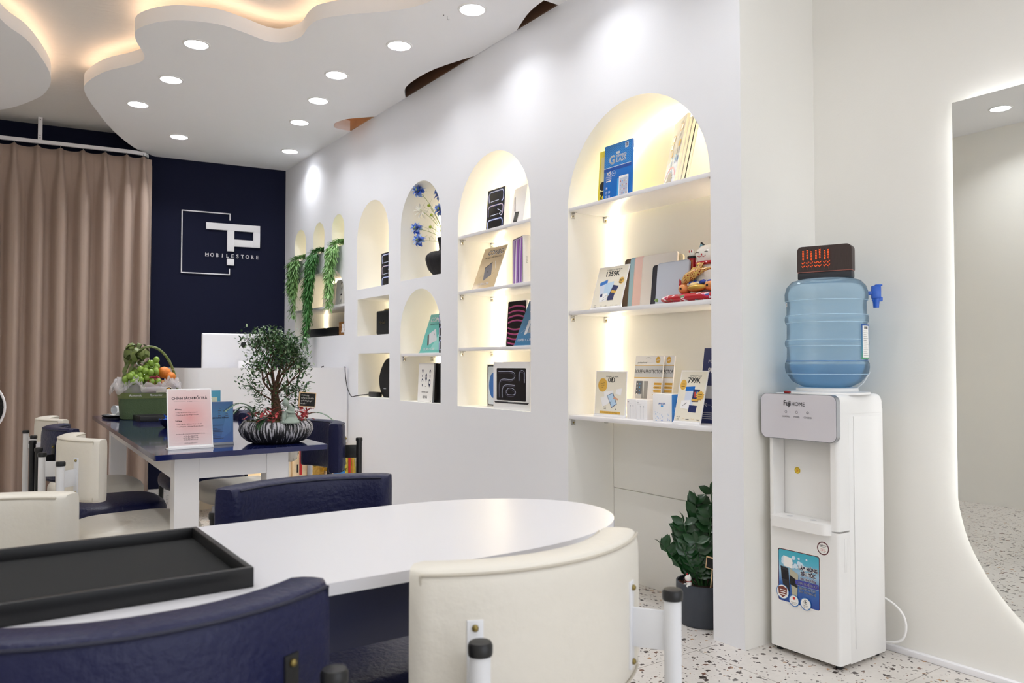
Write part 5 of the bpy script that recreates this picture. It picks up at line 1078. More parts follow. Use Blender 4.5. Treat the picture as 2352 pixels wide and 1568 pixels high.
# ------------------------------------------------------------ four-level niche
def loops(f, w, h, n=3):
    for k in range(n):
        z0, z1 = h*(.04+k*.32), h*(.30+k*.32); x0, x1 = -w*.42, w*.42; r = min(h*.09, .022)
        P = [(x0+.004*k, z0+.006)] + arc(x0+r, z1-r, r, r, 180, 90, 6) + arc(x1-r, z1-r, r, r, 90, 0, 6) + arc(x1-r, z0+r, r, r, 0, -80, 6)
        f.stroke(P, .009, M_glow3); f.stroke(P, .005, M_glow2 if k % 2 else M_glow1); f.stroke(P, .002, M_pw)
        f.stroke([(x0*.7, z0+.01), (x1*.4, z0+.012)], .004, M_glow1)
    f.stroke(smooth([(w*.40, h*.36), (w*.22, h*.40), (w*.34, h*.44), (w*.12, h*.52)], 4), .004, M_glow1)
boxed('tablet_box', 'black tablet box with glowing loops on the top shelf of the four-level niche', 'box', 2.475, 3.722, 1.818, .182, .258, .035, M_pw, loops, tilt=4, facecol=M_dark)
def d_kb(f, w, h):
    f.quad([(-w*.42, h*.78), (-w*.36, h*.80), (-w*.20, h*.40), (-w*.28, h*.42)], M_dark); f.quad([(-w*.30, h*.16), (-w*.22, h*.40), (w*.10, h*.38), (w*.02, h*.12)], M_dark); f.quad([(-w*.26, h*.20), (-w*.20, h*.36), (w*.06, h*.345), (w*.0, h*.17)], M_dkgrey)
boxed('keyboard_box', 'white keyboard box beside the black tablet box on the top shelf of the four-level niche', 'box', 2.485, 3.52, 1.818, .165, .235, .05, M_pw, d_kb, tilt=8, rz=-10)
def d_combo(f, w, h):
    f.text('COMBO', .022, h-.052, .043, M_pw, bold=.003, sx=1.02); f.text('COMBO', .020, h-.050, .043, M_dkgrey, bold=.0008, sx=1.02); f.text('IPAD AIR 6 + APPLE PENCIL PRO', .006, h-.072, .0125, M_txt, bold=.0005, sx=.92)
    f.quad([(-.045, .13), (.018, .162), (.046, .082), (-.022, .048)], mat('ink_space_grey', '#6d6a6f', .4)); f.quad([(-.045, .13), (.018, .162), (.016, .165), (-.048, .133)], M_dark); f.circ(.0, .106, .006, M_dkgrey); f.stroke([(.046, .17), (.075, .12)], .006, M_pw); f.stroke([(.046, .17), (.075, .12)], .001, M_grey)
    f.stroke([(-.07, .075), (-.05, .085)], .001, M_txt); f.stroke([(.05, .085), (.07, .095)], .001, M_txt)
    f.text('12.990+2.200', -.010, .022, .022, M_pw, sx=.95, bold=.0006)
stand_sign('combo_sign', 'tan sign reading combo on the second shelf of the four-level niche', 'sign', (2.405, 3.735, 1.491), Q, 21, .232, .265, gradient('tan_print', [(0, '#cdb58c'), (1, '#d9c6a6')], span=(0, .26), rough=.12), d_combo, frame=mat('clear_acrylic', '#d9d3c4', .1), border=.002, lip=False, group=G_sign)
def d_purp(f, w, h):
    f.rr(-w*.46, w*.46, h*.01, h*.99, .012, M_dark); f.rr(-w*.42, w*.42, h*.025, h*.975, .01, mat('ink_lilac', '#b9a3d9', .3))
    for k, c in enumerate((('#7a3fb0'), ('#e6def2'), ('#9a4fc8'), ('#5f2a94'), ('#d3c0ea'), ('#8a3fb8'))):
        m_ = mat('lilac'+c[1:], c, .3); x = -w*.36+k*w*.12; f.quad([(x, h*.04), (x+w*.10, h*.04), (x+w*.06+w*.1, h*.55), (x+w*.22, h*.95), (x+w*.10, h*.95), (x+w*.02, h*.5)], m_)
    f.quad([(-w*.42, h*.3), (-w*.42, h*.97), (-w*.25, h*.97)], MC['ink_lilac'])
t = boxed('tablet_box', 'tablet box with purple ribbons on its front, second shelf of the four-level niche', 'box', 2.43, 3.425, 1.490, .178, .255, .04, M_pw, d_purp, rz=-16)
b = MB(); b.text('iPad Air', Matrix.Translation((.0895, .024, .125)) @ Matrix.Rotation(R(90), 4, 'Z') @ Matrix.Rotation(R(90), 4, 'X') @ Matrix.Rotation(R(90), 4, 'Z'), M_grey, .012); b.build('side_lettering', t)
def d_pk(f, w, h):
    f.rr(-w*.48, w*.48, h*.01, h*.99, .012, M_dark); mp_, mr_ = mat('ink_magenta', '#a83a86', .3), mat('ink_rose', '#c86a7a', .3)
    for k in range(8):
        z = h*(.10+.105*k); d = (.012 if k > 3 else -.012); P = [(x*w, z+d*(1-(x/.44)**2)) for x in [-.44+.088*j for j in range(11)]]; f.stroke(P, .007, mp_); f.stroke([(x, zz+.004) for x, zz in P], .003, mr_)
boxed('tablet_box', 'black tablet box with magenta waves on the third shelf of the four-level niche', 'box', 2.485, 3.53, 1.156, .18, .258, .035, M_pw, d_pk, tilt=4)
def d_bl(f, w, h):
    f.text('COMBO', .012, h-.05, .042, M_pw, bold=.002); f.text('IPAD AIR 6 + APPLE PENCIL', .012, h-.072, .012, M_pw, bold=.0004)
    f.quad([(-.045, .15), (-.02, .158), (-.02, .07), (-.045, .06)], M_lgrey); f.quad([(-.015, .16), (.06, .17), (.06, .085), (-.015, .07)], M_grey); f.quad([(.05, .03), (.1, .2), (w*.49, .2), (w*.49, .03)], mat('ink_teal_dark', '#1f5f86', .3)); f.text('16.990 + 1.790', -.02, .026, .023, M_pw, bold=.0006, shear=.15); f.stroke([(-.08, .075), (-.05, .095)], .001, M_pw)
stand_sign('combo_sign', 'dark blue price sign at the right of the third shelf of the four-level niche', 'sign', (2.412, 3.330, 1.157), Q, 23, .21, .270, mat('sign_blue', '#2f6f9a', .15), d_bl, frame=mat('clear_blue', '#cfdbe4', .1), border=.002, lip=False, group=G_sign)
def d_mac(f, w, h):
    f.rr(-w*.40, w*.40, h*.19, h*.87, .006, M_dark); f.quad([(-w*.48, h*.165), (w*.48, h*.165), (w*.44, h*.13), (-w*.44, h*.13)], mat('ink_lid', '#2b2a2e', .3)); f.rect(-w*.08, w*.08, h*.155, h*.165, M_grey)
    P1 = smooth([(-w*.36, h*.78), (w*.02, h*.78), (w*.10, h*.70), (w*.02, h*.62), (-w*.24, h*.62), (-w*.32, h*.54), (-w*.32, h*.24)], 5); P2 = smooth([(w*.10, h*.50), (-w*.16, h*.50), (-w*.24, h*.42), (-w*.24, h*.24)], 5); P3 = smooth([(-w*.10, h*.30), (w*.06, h*.30), (w*.12, h*.36), (w*.04, h*.43), (-w*.08, h*.43), (-w*.14, h*.36), (-w*.10, h*.30)], 5); P4 = [(w*.22, h*.60)] + arc(w*.29, h*.74, w*.07, h*.07, 180, 0, 8) + [(w*.36, h*.56)]
    for P in (P1, P2, P3, P4): f.stroke(P, .011, mat('ink_glow_dim', '#4b4860', .3)); f.stroke(P, .006, M_dark); f.stroke([(x+.004, z+.004) for x, z in P], .0018, M_glow1)
boxed('laptop_box', 'white laptop box at the bottom of the four-level niche', 'box', 2.405, 3.452, .814, .345, .258, .06, M_pw, d_mac)
boxed('tablet_box', 'tablet box with a blue circle, half hidden behind the laptop box', 'box', 2.51, 3.76, .814, .18, .245, .035, M_pw, lambda f, w, h: (f.rr(-w*.46, w*.46, h*.02, h*.98, .01, M_dark), f.rr(-w*.41, w*.41, h*.05, h*.95, .008, mat('ink_ice', '#dbe6f2', .3)), f.circ(-w*.12, h*.5, w*.25, M_b1, rz=h*.30), f.circ(w*.2, h*.42, w*.16, mat('ink_violet', '#a04fb0', .3), rz=h*.3)))
# ------------------------------------------------------------ vase niche and the one below
t = thing('vase', 'black ribbed vase holding blue flowers in the upper arched niche', 'vase', (2.515, 4.375, 1.616))
b = MB(); b.lathe(smooth([(.001, 0), (.055, 0), (.066, .02), (.095, .055), (.108, .095), (.113, .12), (.107, .145), (.08, .165), (.05, .172), (.032, .178), (.030, .20), (.034, .235), (.040, .258), (.034, .258), (.026, .22), (.001, .21)], 4), (0, 0, 0), mat('black_ceramic', '#1b191d', .75, bump=.3, bscale=160), 72, caps=False, fn=lambda a, z: 1+.03*abs(sin(a*9))*(1 if .02 < z < .17 else 0)); b.build('vase_body', t)
M_fl = (mat('petal_blue', '#4a6fd0', .6, var=.3, bscale=90), mat('petal_sky', '#9db8ea', .6, var=.3, bscale=90)); M_bud = mat('bud_green', '#a6b83e', .7); M_fs = mat('flower_stem', '#7d8f4a', .6); M_wp = mat('petal_white', '#f2f1ea', .6)
FL = [(-.10, .15, .58, 0), (.0, .04, .55, 0), (-.06, .25, .35, 1), (-.08, .18, .26, 1), (-.02, .00, .44, 0), (-.05, .20, .46, 2), (.05, -.08, .50, 0), (-.06, .09, .48, 3), (-.04, .09, .42, 3), (-.02, .14, .35, 3), (.03, .05, .59, 3)]
for i, (dx, dy, z, kind) in enumerate(FL):
    lb = ('tall blue artificial flower', 'blue artificial flower above the vase neck', 'pale blue artificial flower reaching farthest left', 'pale blue drooping artificial flower, lowest of the bunch', 'deep blue artificial flower at the right edge', 'white artificial daisy', 'blue artificial flower hidden by the niche edge', 'small green bud on the highest thin stem', 'small green bud on a middle stem', 'small green bud on a low stem', 'round green bud at the top of the bunch')[i]
    t = thing('artificial_flower', lb+' in the black ribbed vase', 'flower', (2.515, 4.375, 1.84), group='flowers in the black vase'); rs = random.Random(60+i); tip = Vector((dx, dy, z-.224))
    b = MB(); pts = smooth([(0, 0, -.02), (dx*.15, dy*.12, (z-.224)*.35), (dx*.6, dy*.55, (z-.224)*.75), tuple(tip)], 4); b.tube(pts, .0016, M_fs, 5)
    for k in range(4, len(pts)-2, 2):
        for sg in (-1, 1): b.tube([pts[k], Vector(pts[k])+Vector((rs.uniform(-.01, .01), sg*.015, .02)), Vector(pts[k])+Vector((rs.uniform(-.015, .015), sg*.03, .03))], .0006, M_fs, 4)
    b.build('stem', t)
    b = MB()
    if kind < 3:
        for k in range(22):
            a = k*2.4; v_ = 1-2*(k+.5)/22; rr_ = math.sqrt(1-v_*v_); d = Vector((v_*.9-.2, cos(a)*rr_, sin(a)*rr_)); leaf(b, tip, d, (.050, .048, .062)[kind], (.040, .038, .020)[kind], M_wp if kind == 2 else M_fl[(k+kind) % 2], up=Vector((-.8, 0, .6)))
        b.build('petals', t, sharp=80); b = MB()
    b.ball(tip+Vector((-.012, 0, .006))*(kind < 3), (.013 if kind != 3 else .010)*(.5 if kind == 2 else 1), M_bud, 10, 8); b.build('centre', t)
def d_tl(f, w, h):
    f.text('COMBO', -.02, h-.055, .045, M_pw, bold=.003); f.text('IPAD PRO M4 + APPLE PENCIL', -.02, h-.075, .0115, M_txt, bold=.0004); f.quad([(.0, .02), (.1, .2), (w*.49, .2), (w*.49, .02)], mat('ink_mint', '#8fd0c6', .3)); f.quad([(-.07, .13), (.0, .165), (.055, .085), (-.03, .055)], M_lgrey); f.quad([(-.085, .12), (-.07, .13), (-.03, .055), (-.05, .05)], M_dkgrey); f.circ(.0, .125, .006, M_grey)
    f.text('28.290 + 2.200', -.015, .018, .024, M_pw, bold=.0008)
stand_sign('combo_sign', 'mint green price sign in the small arched niche below the vase', 'sign', (2.405, 4.365, 1.131), Q, 19, .255, .268, mat('sign_mint', '#72bdb4', .18), d_tl, frame=mat('clear_mint', '#cfe4e0', .1), border=.002, lip=False, group=G_sign)
boxed('tablet_box', 'black tablet box edge beside the mint green sign', 'box', 2.40, 4.20, 1.130, .06, .258, .10, M_dark, lambda f, w, h: loops(f, w, h), rz=0)
def d_hn(f, w, h):
    mi_ = mat('ink_portrait', '#23284e', .5)
    def person(x, z, s, lng):
        f.circ(x, z+.016*s, .0085*s, mi_, rz=.011*s); f.circ(x, z+.012*s, .006*s, M_paper, rz=.008*s)
        if lng: f.circ(x, z+.006*s, .0095*s, mi_, rz=.014*s); f.circ(x, z+.010*s, .0055*s, M_paper, rz=.008*s)
        f.quad([(x-.004*s, z-.002), (x+.004*s, z-.002), (x+.003*s, z-.014*s), (x-.003*s, z-.014*s)], mi_)
    for x, z, l in ((-.045, .178, 0), (.055, .175, 0), (.005, .150, 1), (-.042, .118, 0), (.052, .115, 1)): person(x, z, 1.25, l)
    f.rect(-.004, .010, .100, .102, mi_); f.text('THE PEOPLE I KNOW', .0, .060, .013, M_txt, sx=.75); f.text('Hà Nội', .0, .025, .026, M_txt, sx=.75); f.rect(w*.34, w*.42, .008, .011, M_txt)
boxed('framed_drawing', 'framed line drawing of five faces in the bottom of the small arched niche', 'picture', 2.412, 4.432, .816, .20, .252, .012, M_grey, d_hn, tilt=3, facecol=M_paper)
boxed('tablet_box', 'black box standing behind the framed line drawing', 'box', 2.45, 4.345, .816, .20, .25, .04, M_black)
# ------------------------------------------------------------ n3 column
boxed('tablet_box', 'black tablet box with glowing loops alone in the tall arched niche', 'box', 2.48, 5.135, 1.613, .182, .258, .04, M_pw, lambda f, w, h: loops(f, w, h), facecol=M_dark)
t = thing('speaker', 'black cube speaker with script lettering in the square niche', 'speaker', (2.445, 5.10, 1.268), Q)
b = MB(); b.box(-.135, .135, 0, .16, .004, .178, mat('tolex_black', '#141315', .7, bump=.4, bscale=300), bev=.012, seg=3); b.build('cabinet', t); b = MB(); b.box(-.122, .122, -.003, .004, .014, .168, mat('grille_cloth', '#0e0d0f', .9, bump=.5, bscale=500), bev=.002); b.build('grille', t)
b = MB(); b.text('Marshall', Matrix.Translation((-.03, -.0045, .080)) @ Matrix.Rotation(R(90), 4, 'X'), mat('gold_script', '#d9c79a', .3, .5), .036, bold=.0006, shear=.28, sx=.8); b.build('lettering', t)
for k in range(5): b = MB(); b.lathe([(.010, .178), (.010, .188), (.008, .190), (.001, .190)], (-.04+.028*k, .03, 0), M_brass, 14); b.build('knob', t)
t = thing('speaker', 'black oval speaker with a hole near its top in the lowest square niche', 'speaker', (2.50, 5.09, .821), Q)
ov = [(.165*cos(a), .130+.152*sin(a)+.022*cos(a)*0) for a in [2*pi*k/48 for k in range(48)]]; ov = [(x*(1-.22*max(0, (z-.13)/.152)), max(z, .0)) for x, z in ov]; hole = [(.03+.032*cos(2*pi*k/20), .225+.030*sin(2*pi*k/20)) for k in range(20)]
b = MB(); b.prism(ov, 'y', -.02, .05, mat('speaker_cloth', '#121114', .85, bump=.3, bscale=500), holes=[hole]); o = b.build('body', t); q = o.modifiers.new('b', 'BEVEL'); q.width = .012; q.segments = 3; q.limit_method = 'ANGLE'
f = Face(-.0215); f.rect(-.085, -.045, .060, .064, M_lgrey); f.build('badge', t)
t = thing('power_adapter', 'black power adapter with a thin cable draped over the white desk', 'adapter', (2.43, 5.26, .821), Q)
b = MB(); b.box(-.07, .07, 0, .045, 0, .036, M_black, bev=.006); b.build('adapter_body', t)
b = MB(); b.tube(smooth([(-.07, .02, .018), (-.10, -.03, .012), (-.125, -.078, .004), (-.17, -.092, .002), (-.24, -.092, .06), (-.275, -.092, .14), (-.297, -.088, .20), (-.320, -.078, .2175), (-.37, -.065, .2168)], 5), .0032, M_black, 8); b.build('cable', t)
# ------------------------------------------------------------ wide niche on the left
for i, (y, w, h, X, lb) in enumerate(((6.46, .27, .225, 2.56, 'cream portrait card, leftmost on the wide shelf behind the hanging grass'), (6.14, .24, .24, 2.54, 'portrait card with ink faces in the middle of the wide shelf'), (5.87, .30, .255, 2.50, 'large portrait card at the right end of the wide shelf'))):
    def d_card(f, w, h, i=i):
        if i: [(f.circ(x*w, z*h, .022, M_txt, rz=.016), f.circ(x*w, z*h-.012, .018, M_paper, rz=.018), f.circ(x*w, z*h-.045, .006, M_txt)) for x, z in (((.0, .85), (.0, .42)) if i == 1 else ((.2, .8), (-.2, .8)))]
        if i == 2: f.text('người bạn', 0, h*.2, .04, M_txt)
    boxed('portrait_card', lb, 'picture', X, y, 1.531, w, h, .014, mat('card_frame', '#cfcac2', .5), d_card, tilt=5, facecol=(M_cream, M_lgrey, M_paper)[i])
boxed('storage_box', 'long black box on the floor of the wide niche behind the hanging grass', 'box', 2.43, 6.32, 1.285, .78, .075, .18, M_black)
t = thing('wicker_basket', 'small wicker basket with a white bear cut-out in the wide niche', 'basket', (2.43, 5.80, 1.285), Q)
M_wick = mat('wicker', '#a8753c', .7, bump=1, bscale=160, var=.35, stretch=(1, 1, 3)); b = MB()
for k in range(9):
    z = .004+.0125*k; n = 36; b.tube([((.108+.004*sin(j*3+k*pi))*sgn(cos(2*pi*j/n), .35), .075+(.075+.004*sin(j*3+k*pi))*sgn(sin(2*pi*j/n), .35), z) for j in range(n)], .0075, M_wick, 6, closed=True)
b.box(-.10, .10, .01, .14, 0, .006, M_wick); b.build('basket_body', t)
b = MB()
for x, z, r in ((.01, .045, .020), (.01, .072, .016), (-.002, .088, .006), (.022, .088, .006), (-.008, .03, .008), (.028, .03, .008)): b.ball((x, -.011, z), (r, .004, r), M_white, 12, 8)
b.build('bear_cutout', t)
t = thing('metal_ball', 'shiny metal lid resting on the wicker basket', 'lid', (2.49, 5.79, 1.395)); b = MB(); b.ball((0, 0, .01), (.05, .06, .03), M_chrome, 20, 12); b.build('dome', t)
# hanging grass
def grass(y0, ztop, zbot, c1, c2, label, sway, seed, split=0):
    t = thing('hanging_grass', label, 'plant', (2.36, y0, ztop), group='artificial grass hanging from the oval niches'); rs = random.Random(seed); L_ = ztop-zbot
    m1, m2 = mat('g'+c1[1:], c1, .6, var=.2, bscale=30), mat('g'+c2[1:], c2, .6, var=.2, bscale=30); strands = 9
    for s_ in range(strands):
        b = MB(); ln = L_*(1 if s_ == 0 else rs.uniform(.45, .85)); oy = .11*(s_-(strands-1)/2)/(strands/2)*.95 if s_ else .0; pts = []
        oo = rs.uniform(.02, .05)
        pts = [Vector((.09, oy*.6, .0)), Vector((.05, oy*.7, .012)), Vector((.017, oy*.8, .014))]
        n = max(8, int(ln/.025))
        for k in range(1, n+1):
            f = k/n; pts.append(Vector((-.012-oo*sin(min(1, f*4)*pi/2), oy*(1-.55*min(1, f*2.5))*(1+.15*sin(f*3+s_))+sway*f+.01*sin(f*8+s_), .012-ln*f)))
        b.tube(pts, .0022, m1, 5)
        for k in range(0, len(pts)-1):
            for q in range(9 if k > 2 else 12):
                a = rs.uniform(0, 2*pi); leaf(b, pts[k]+(pts[k+1]-pts[k])*rs.random(), Vector((cos(a)*.55-.2, sin(a), (-.75 if k > 2 else .1)+rs.uniform(-.3, .3))), rs.uniform(.055, .085) if k > 2 else .05, .011, (m1, m2)[rs.random() < .4])
        b.build('strand', t, sharp=80)
grass(6.62, 1.985, 1.47, '#6f9a58', '#8db676', 'mid green hanging grass in the oval niche nearest the navy wall', .04, 1)
grass(6.18, 1.995, 1.22, '#3a7434', '#5a9650', 'dark green hanging grass, longest of the three, in the middle oval niche', .10, 2)
grass(5.77, 2.01, 1.50, '#86b56c', '#a6cc8c', 'pale green hanging grass in the oval niche farthest from the navy wall', .05, 3)
# ================================================================== water dispenser
DX, DYa, DYb = 2.48, 1.576, 1.864; D = (2.48, 1.72, 0)
t = thing('water_dispenser', 'white floor-standing water dispenser with a grey-white control panel by the mirror', 'water dispenser', D)
def dp(name, boxes, parent=None, m=M_wplas, bev=.004, seg=2):
    b = MB()
    for q in boxes: b.box(*q, m, bev=bev, seg=seg)
    return b.build(name, parent or t, world=True)
def rounded_col(b, x0, x1, y0, y1, z0, z1, r, m, rb=.004):
    """upright block with rounded front vertical edges"""
    P = [(x1, y0), (x1, y1)] + [(x0+r-r*sin(pi/2*k/6), y1-r+r*cos(pi/2*k/6)) for k in range(7)] + [(x0+r-r*cos(pi/2*k/6), y0+r-r*sin(pi/2*k/6)) for k in range(7)]
    b.prism(P, 'z', z0, z1, m)
b = MB(); rounded_col(b, DX, 2.545, DYa, DYb, .018, .472, .014, M_wplas); o = b.build('lower_door', t, world=True)
b = MB(); b.box(2.547, 2.768, DYa+.001, DYb-.001, .012, .90, M_wplas, bev=.003); b.build('side_cabinet', t, world=True)
for y, s_ in ((DYa+.0005, -1), (DYb-.0005, 1)):
    b = MB(); yy = sorted((y, y+s_*.0018)); b.box(2.575, 2.752, *yy, .06, .875, M_wplas, bev=.0008); b.build('side_panel', t, world=True)
b = MB()
for y0, y1 in ((DYa, 1.606), (1.842, DYb)):
    r = .014; 
    if y0 == DYa: P = [(2.545, y0), (2.545, y1), (DX, y1)] + [(DX+r-r*cos(pi/2*k/6), y0+r-r*sin(pi/2*k/6)) for k in range(7)]
    else: P = [(2.545, y0), (2.545, y1)] + [(DX+r-r*sin(pi/2*k/6), y1-r+r*cos(pi/2*k/6)) for k in range(7)] + [(DX, y0)]
    b.prism(P, 'z', .478, .90, M_wplas)
b.box(2.555, 2.57, 1.604, 1.844, .478, .90, M_wplas); b.box(2.482, 2.56, 1.604, 1.844, .478, .492, M_wplas); b.build('tap_recess', t, world=True)
b = MB(); rows = []
for z, d in ((.885, 0), (.925, 0), (.94, .003), (.949, .009), (.953, .018)):
    r = .02; x0, x1, y0, y1 = DX+d, 2.772-d, DYa-.001+d, DYb+.001-d; row = []
    for cx, cy_, a0 in ((x1-r, y1-r, 0), (x0+r, y1-r, 90), (x0+r, y0+r, 180), (x1-r, y0+r, 270)): row += [(cx+r*cos(R(a0+15*k)), cy_+r*sin(R(a0+15*k)), z) for k in range(7)]
    rows.append(row)
V = b.grid(rows, M_wplas, cv=True); b.cap(V[0][::-1], M_wplas); b.cap(V[-1], M_wplas); b.build('top_cover', t, world=True)
b = MB(); b.lathe([(.150, .950), (.148, .958), (.110, .961), (.108, .972), (.098, .975), (.06, .974), (.001, .970)], (2.632, 1.715, 0), M_wplas, 40, caps=False); b.build('bottle_collar', t, world=True)
b = MB(); P = []; y0, y1, z0, z1, r = 1.568, 1.881, .786, .952, .024
for cy_, cz, a0 in ((y1-r, z1-r, 0), (y0+r, z1-r, 90), (y0+r, z0+r, 180), (y1-r, z0+r, 270)): P += [(cy_+r*cos(R(a0+15*k)), cz+r*sin(R(a0+15*k))) for k in range(7)]
b.prism(P, 'x', 2.462, 2.482, mat('panel_edge', '#9fa1a6', .25, .6)); pn = b.build('control_panel', t, world=True)
b = MB(); P2 = [((y0+y1)/2+(y-(y0+y1)/2)*.984, (z0+z1)/2+(z-(z0+z1)/2)*.972) for y, z in P]; b.prism(P2, 'x', 2.4605, 2.463, mat('panel_face', '#cfccd2', .22)); b.build('panel_face', pn, world=True)
f = Face(0); M_pt = mat('panel_ink', '#3a3a40', .5)
f.text('Fuji', -.030, .037, .027, M_txt, 'CENTER', bold=.0014, sx=.82); f.text('HOME', .016, .037, .020, M_txt, sx=.98)
for k, s_ in enumerate(('HEATING', 'POWER', 'COOLING')):
    x = -.035+.045*k; f.text(s_, x, -.006, .0088, M_pt, sx=.8); f.circ(x, .014, .0048, M_pt, 12); f.circ(x, .014, .0038 if k < 2 else .002, MC['panel_face'], 12)
f.y = 0; o = f.mb.build('panel_print', pn); o.rotation_euler = (0, 0, Q); o.location = (2.4598, 1.735, .872)
b = MB(); P = [(2.56, 1.604), (2.56, 1.846), (2.47, 1.846)] + [(2.456+.0+.014*(1-sin(pi/2*k/6)), 1.846-.02+.02*cos(pi/2*k/6)) for k in range(7)] + [(2.456+.03*(1-cos(pi/2*k/6)), 1.604+.03-.03*sin(pi/2*k/6)) for k in range(7)]
b.prism(P, 'z', .462, .500, M_wplas); dt = b.build('drip_tray', t, world=True); q = dt.modifiers.new('b', 'BEVEL'); q.width = .003; q.segments = 2; q.limit_method = 'ANGLE'
b = MB(); [b.lathe([(.001, .5006), (.012, .5006)], (2.50, y, 0), M_lgrey, 16, caps=False) for y in (1.69, 1.785)]; b.build('drain_holes', dt, world=True)
b = MB(); b.box(2.488, 2.50, 1.775, 1.80, .953, .961, mat('switch_red', '#8c1a20', .3), bev=.003); b.build('switch', t, world=True)
b = MB(); b.box(2.512, 2.524, DYa-.0012, DYa, .335, .452, M_wplas, bev=.0006); b.build('door_grip', t, world=True)
for x in (2.51, 2.74):
    for y in (1.60, 1.84): b = MB(); b.lathe([(.012, 0), (.012, .014)], (x, y, 0), M_black, 14); b.build('foot', t, world=True)
b = MB(); b.tube(smooth([(2.772, 1.66, .20), (2.80, 1.60, .195), (2.81, 1.545, .16), (2.812, 1.525, .11), (2.806, 1.54, .055), (2.79, 1.60, .035), (2.775, 1.66, .03)], 6), .0045, M_wplas, 8); b.build('power_cord', t, world=True)
b = MB(); b.tube([(2.77, 1.70, .952), (2.785, 1.66, .99), (2.795, 1.64, 1.03)], .0018, M_wplas, 6); b.build('float_cord', t, world=True)
# stickers on the dispenser
def sticker(name, y, z, draw, label=None):
    f = Face(0); draw(f); o = f.mb.build(name, t); o.rotation_euler = (0, 0, Q); o.location = (2.4795-D[0], y-D[1], z)
    if label: o['label'] = label
def s_warn(f): f.circ(0, 0, .0125, mat('warn_yellow', '#dfc22c', .4), 24); f.circ(0, 0, .0108, mat('warn_brown', '#6a4a1a', .4), 24); f.circ(0, 0, .0098, MC['warn_yellow'], 24); f.stroke([(-.004, -.006), (.004, .002)], .0015, M_red); f.stroke([(.004, -.006), (-.004, .002)], .0015, M_red); f.circ(0, .005, .002, M_red, 8)
o_y = 1.765
f = Face(0); s_warn(f); o = f.mb.build('warning_sticker', t); o.rotation_euler = (0, 0, Q); o.location = (2.5464-D[0], 1.785-D[1], .664)
M_mar = mat('ink_maroon', '#5a1f2a', .4)
def s_badge(f):
    f.circ(0, 0, .0245, M_paper, 32); f.circ(0, 0, .0235, M_mar, 32); f.circ(0, 0, .0195, M_paper, 32); f.text('Fujihome', 0, .008, .0075, M_txt, bold=.0004); f.rect(-.012, .012, .004, .005, M_txt); f.text('Hàng hoạ', 0, -.004, .005, M_red); f.text('Chính hãng', 0, -.0095, .005, M_red); f.rect(-.008, .008, -.0135, -.0125, M_txt)
sticker('round_sticker', 1.638, .412, s_badge)
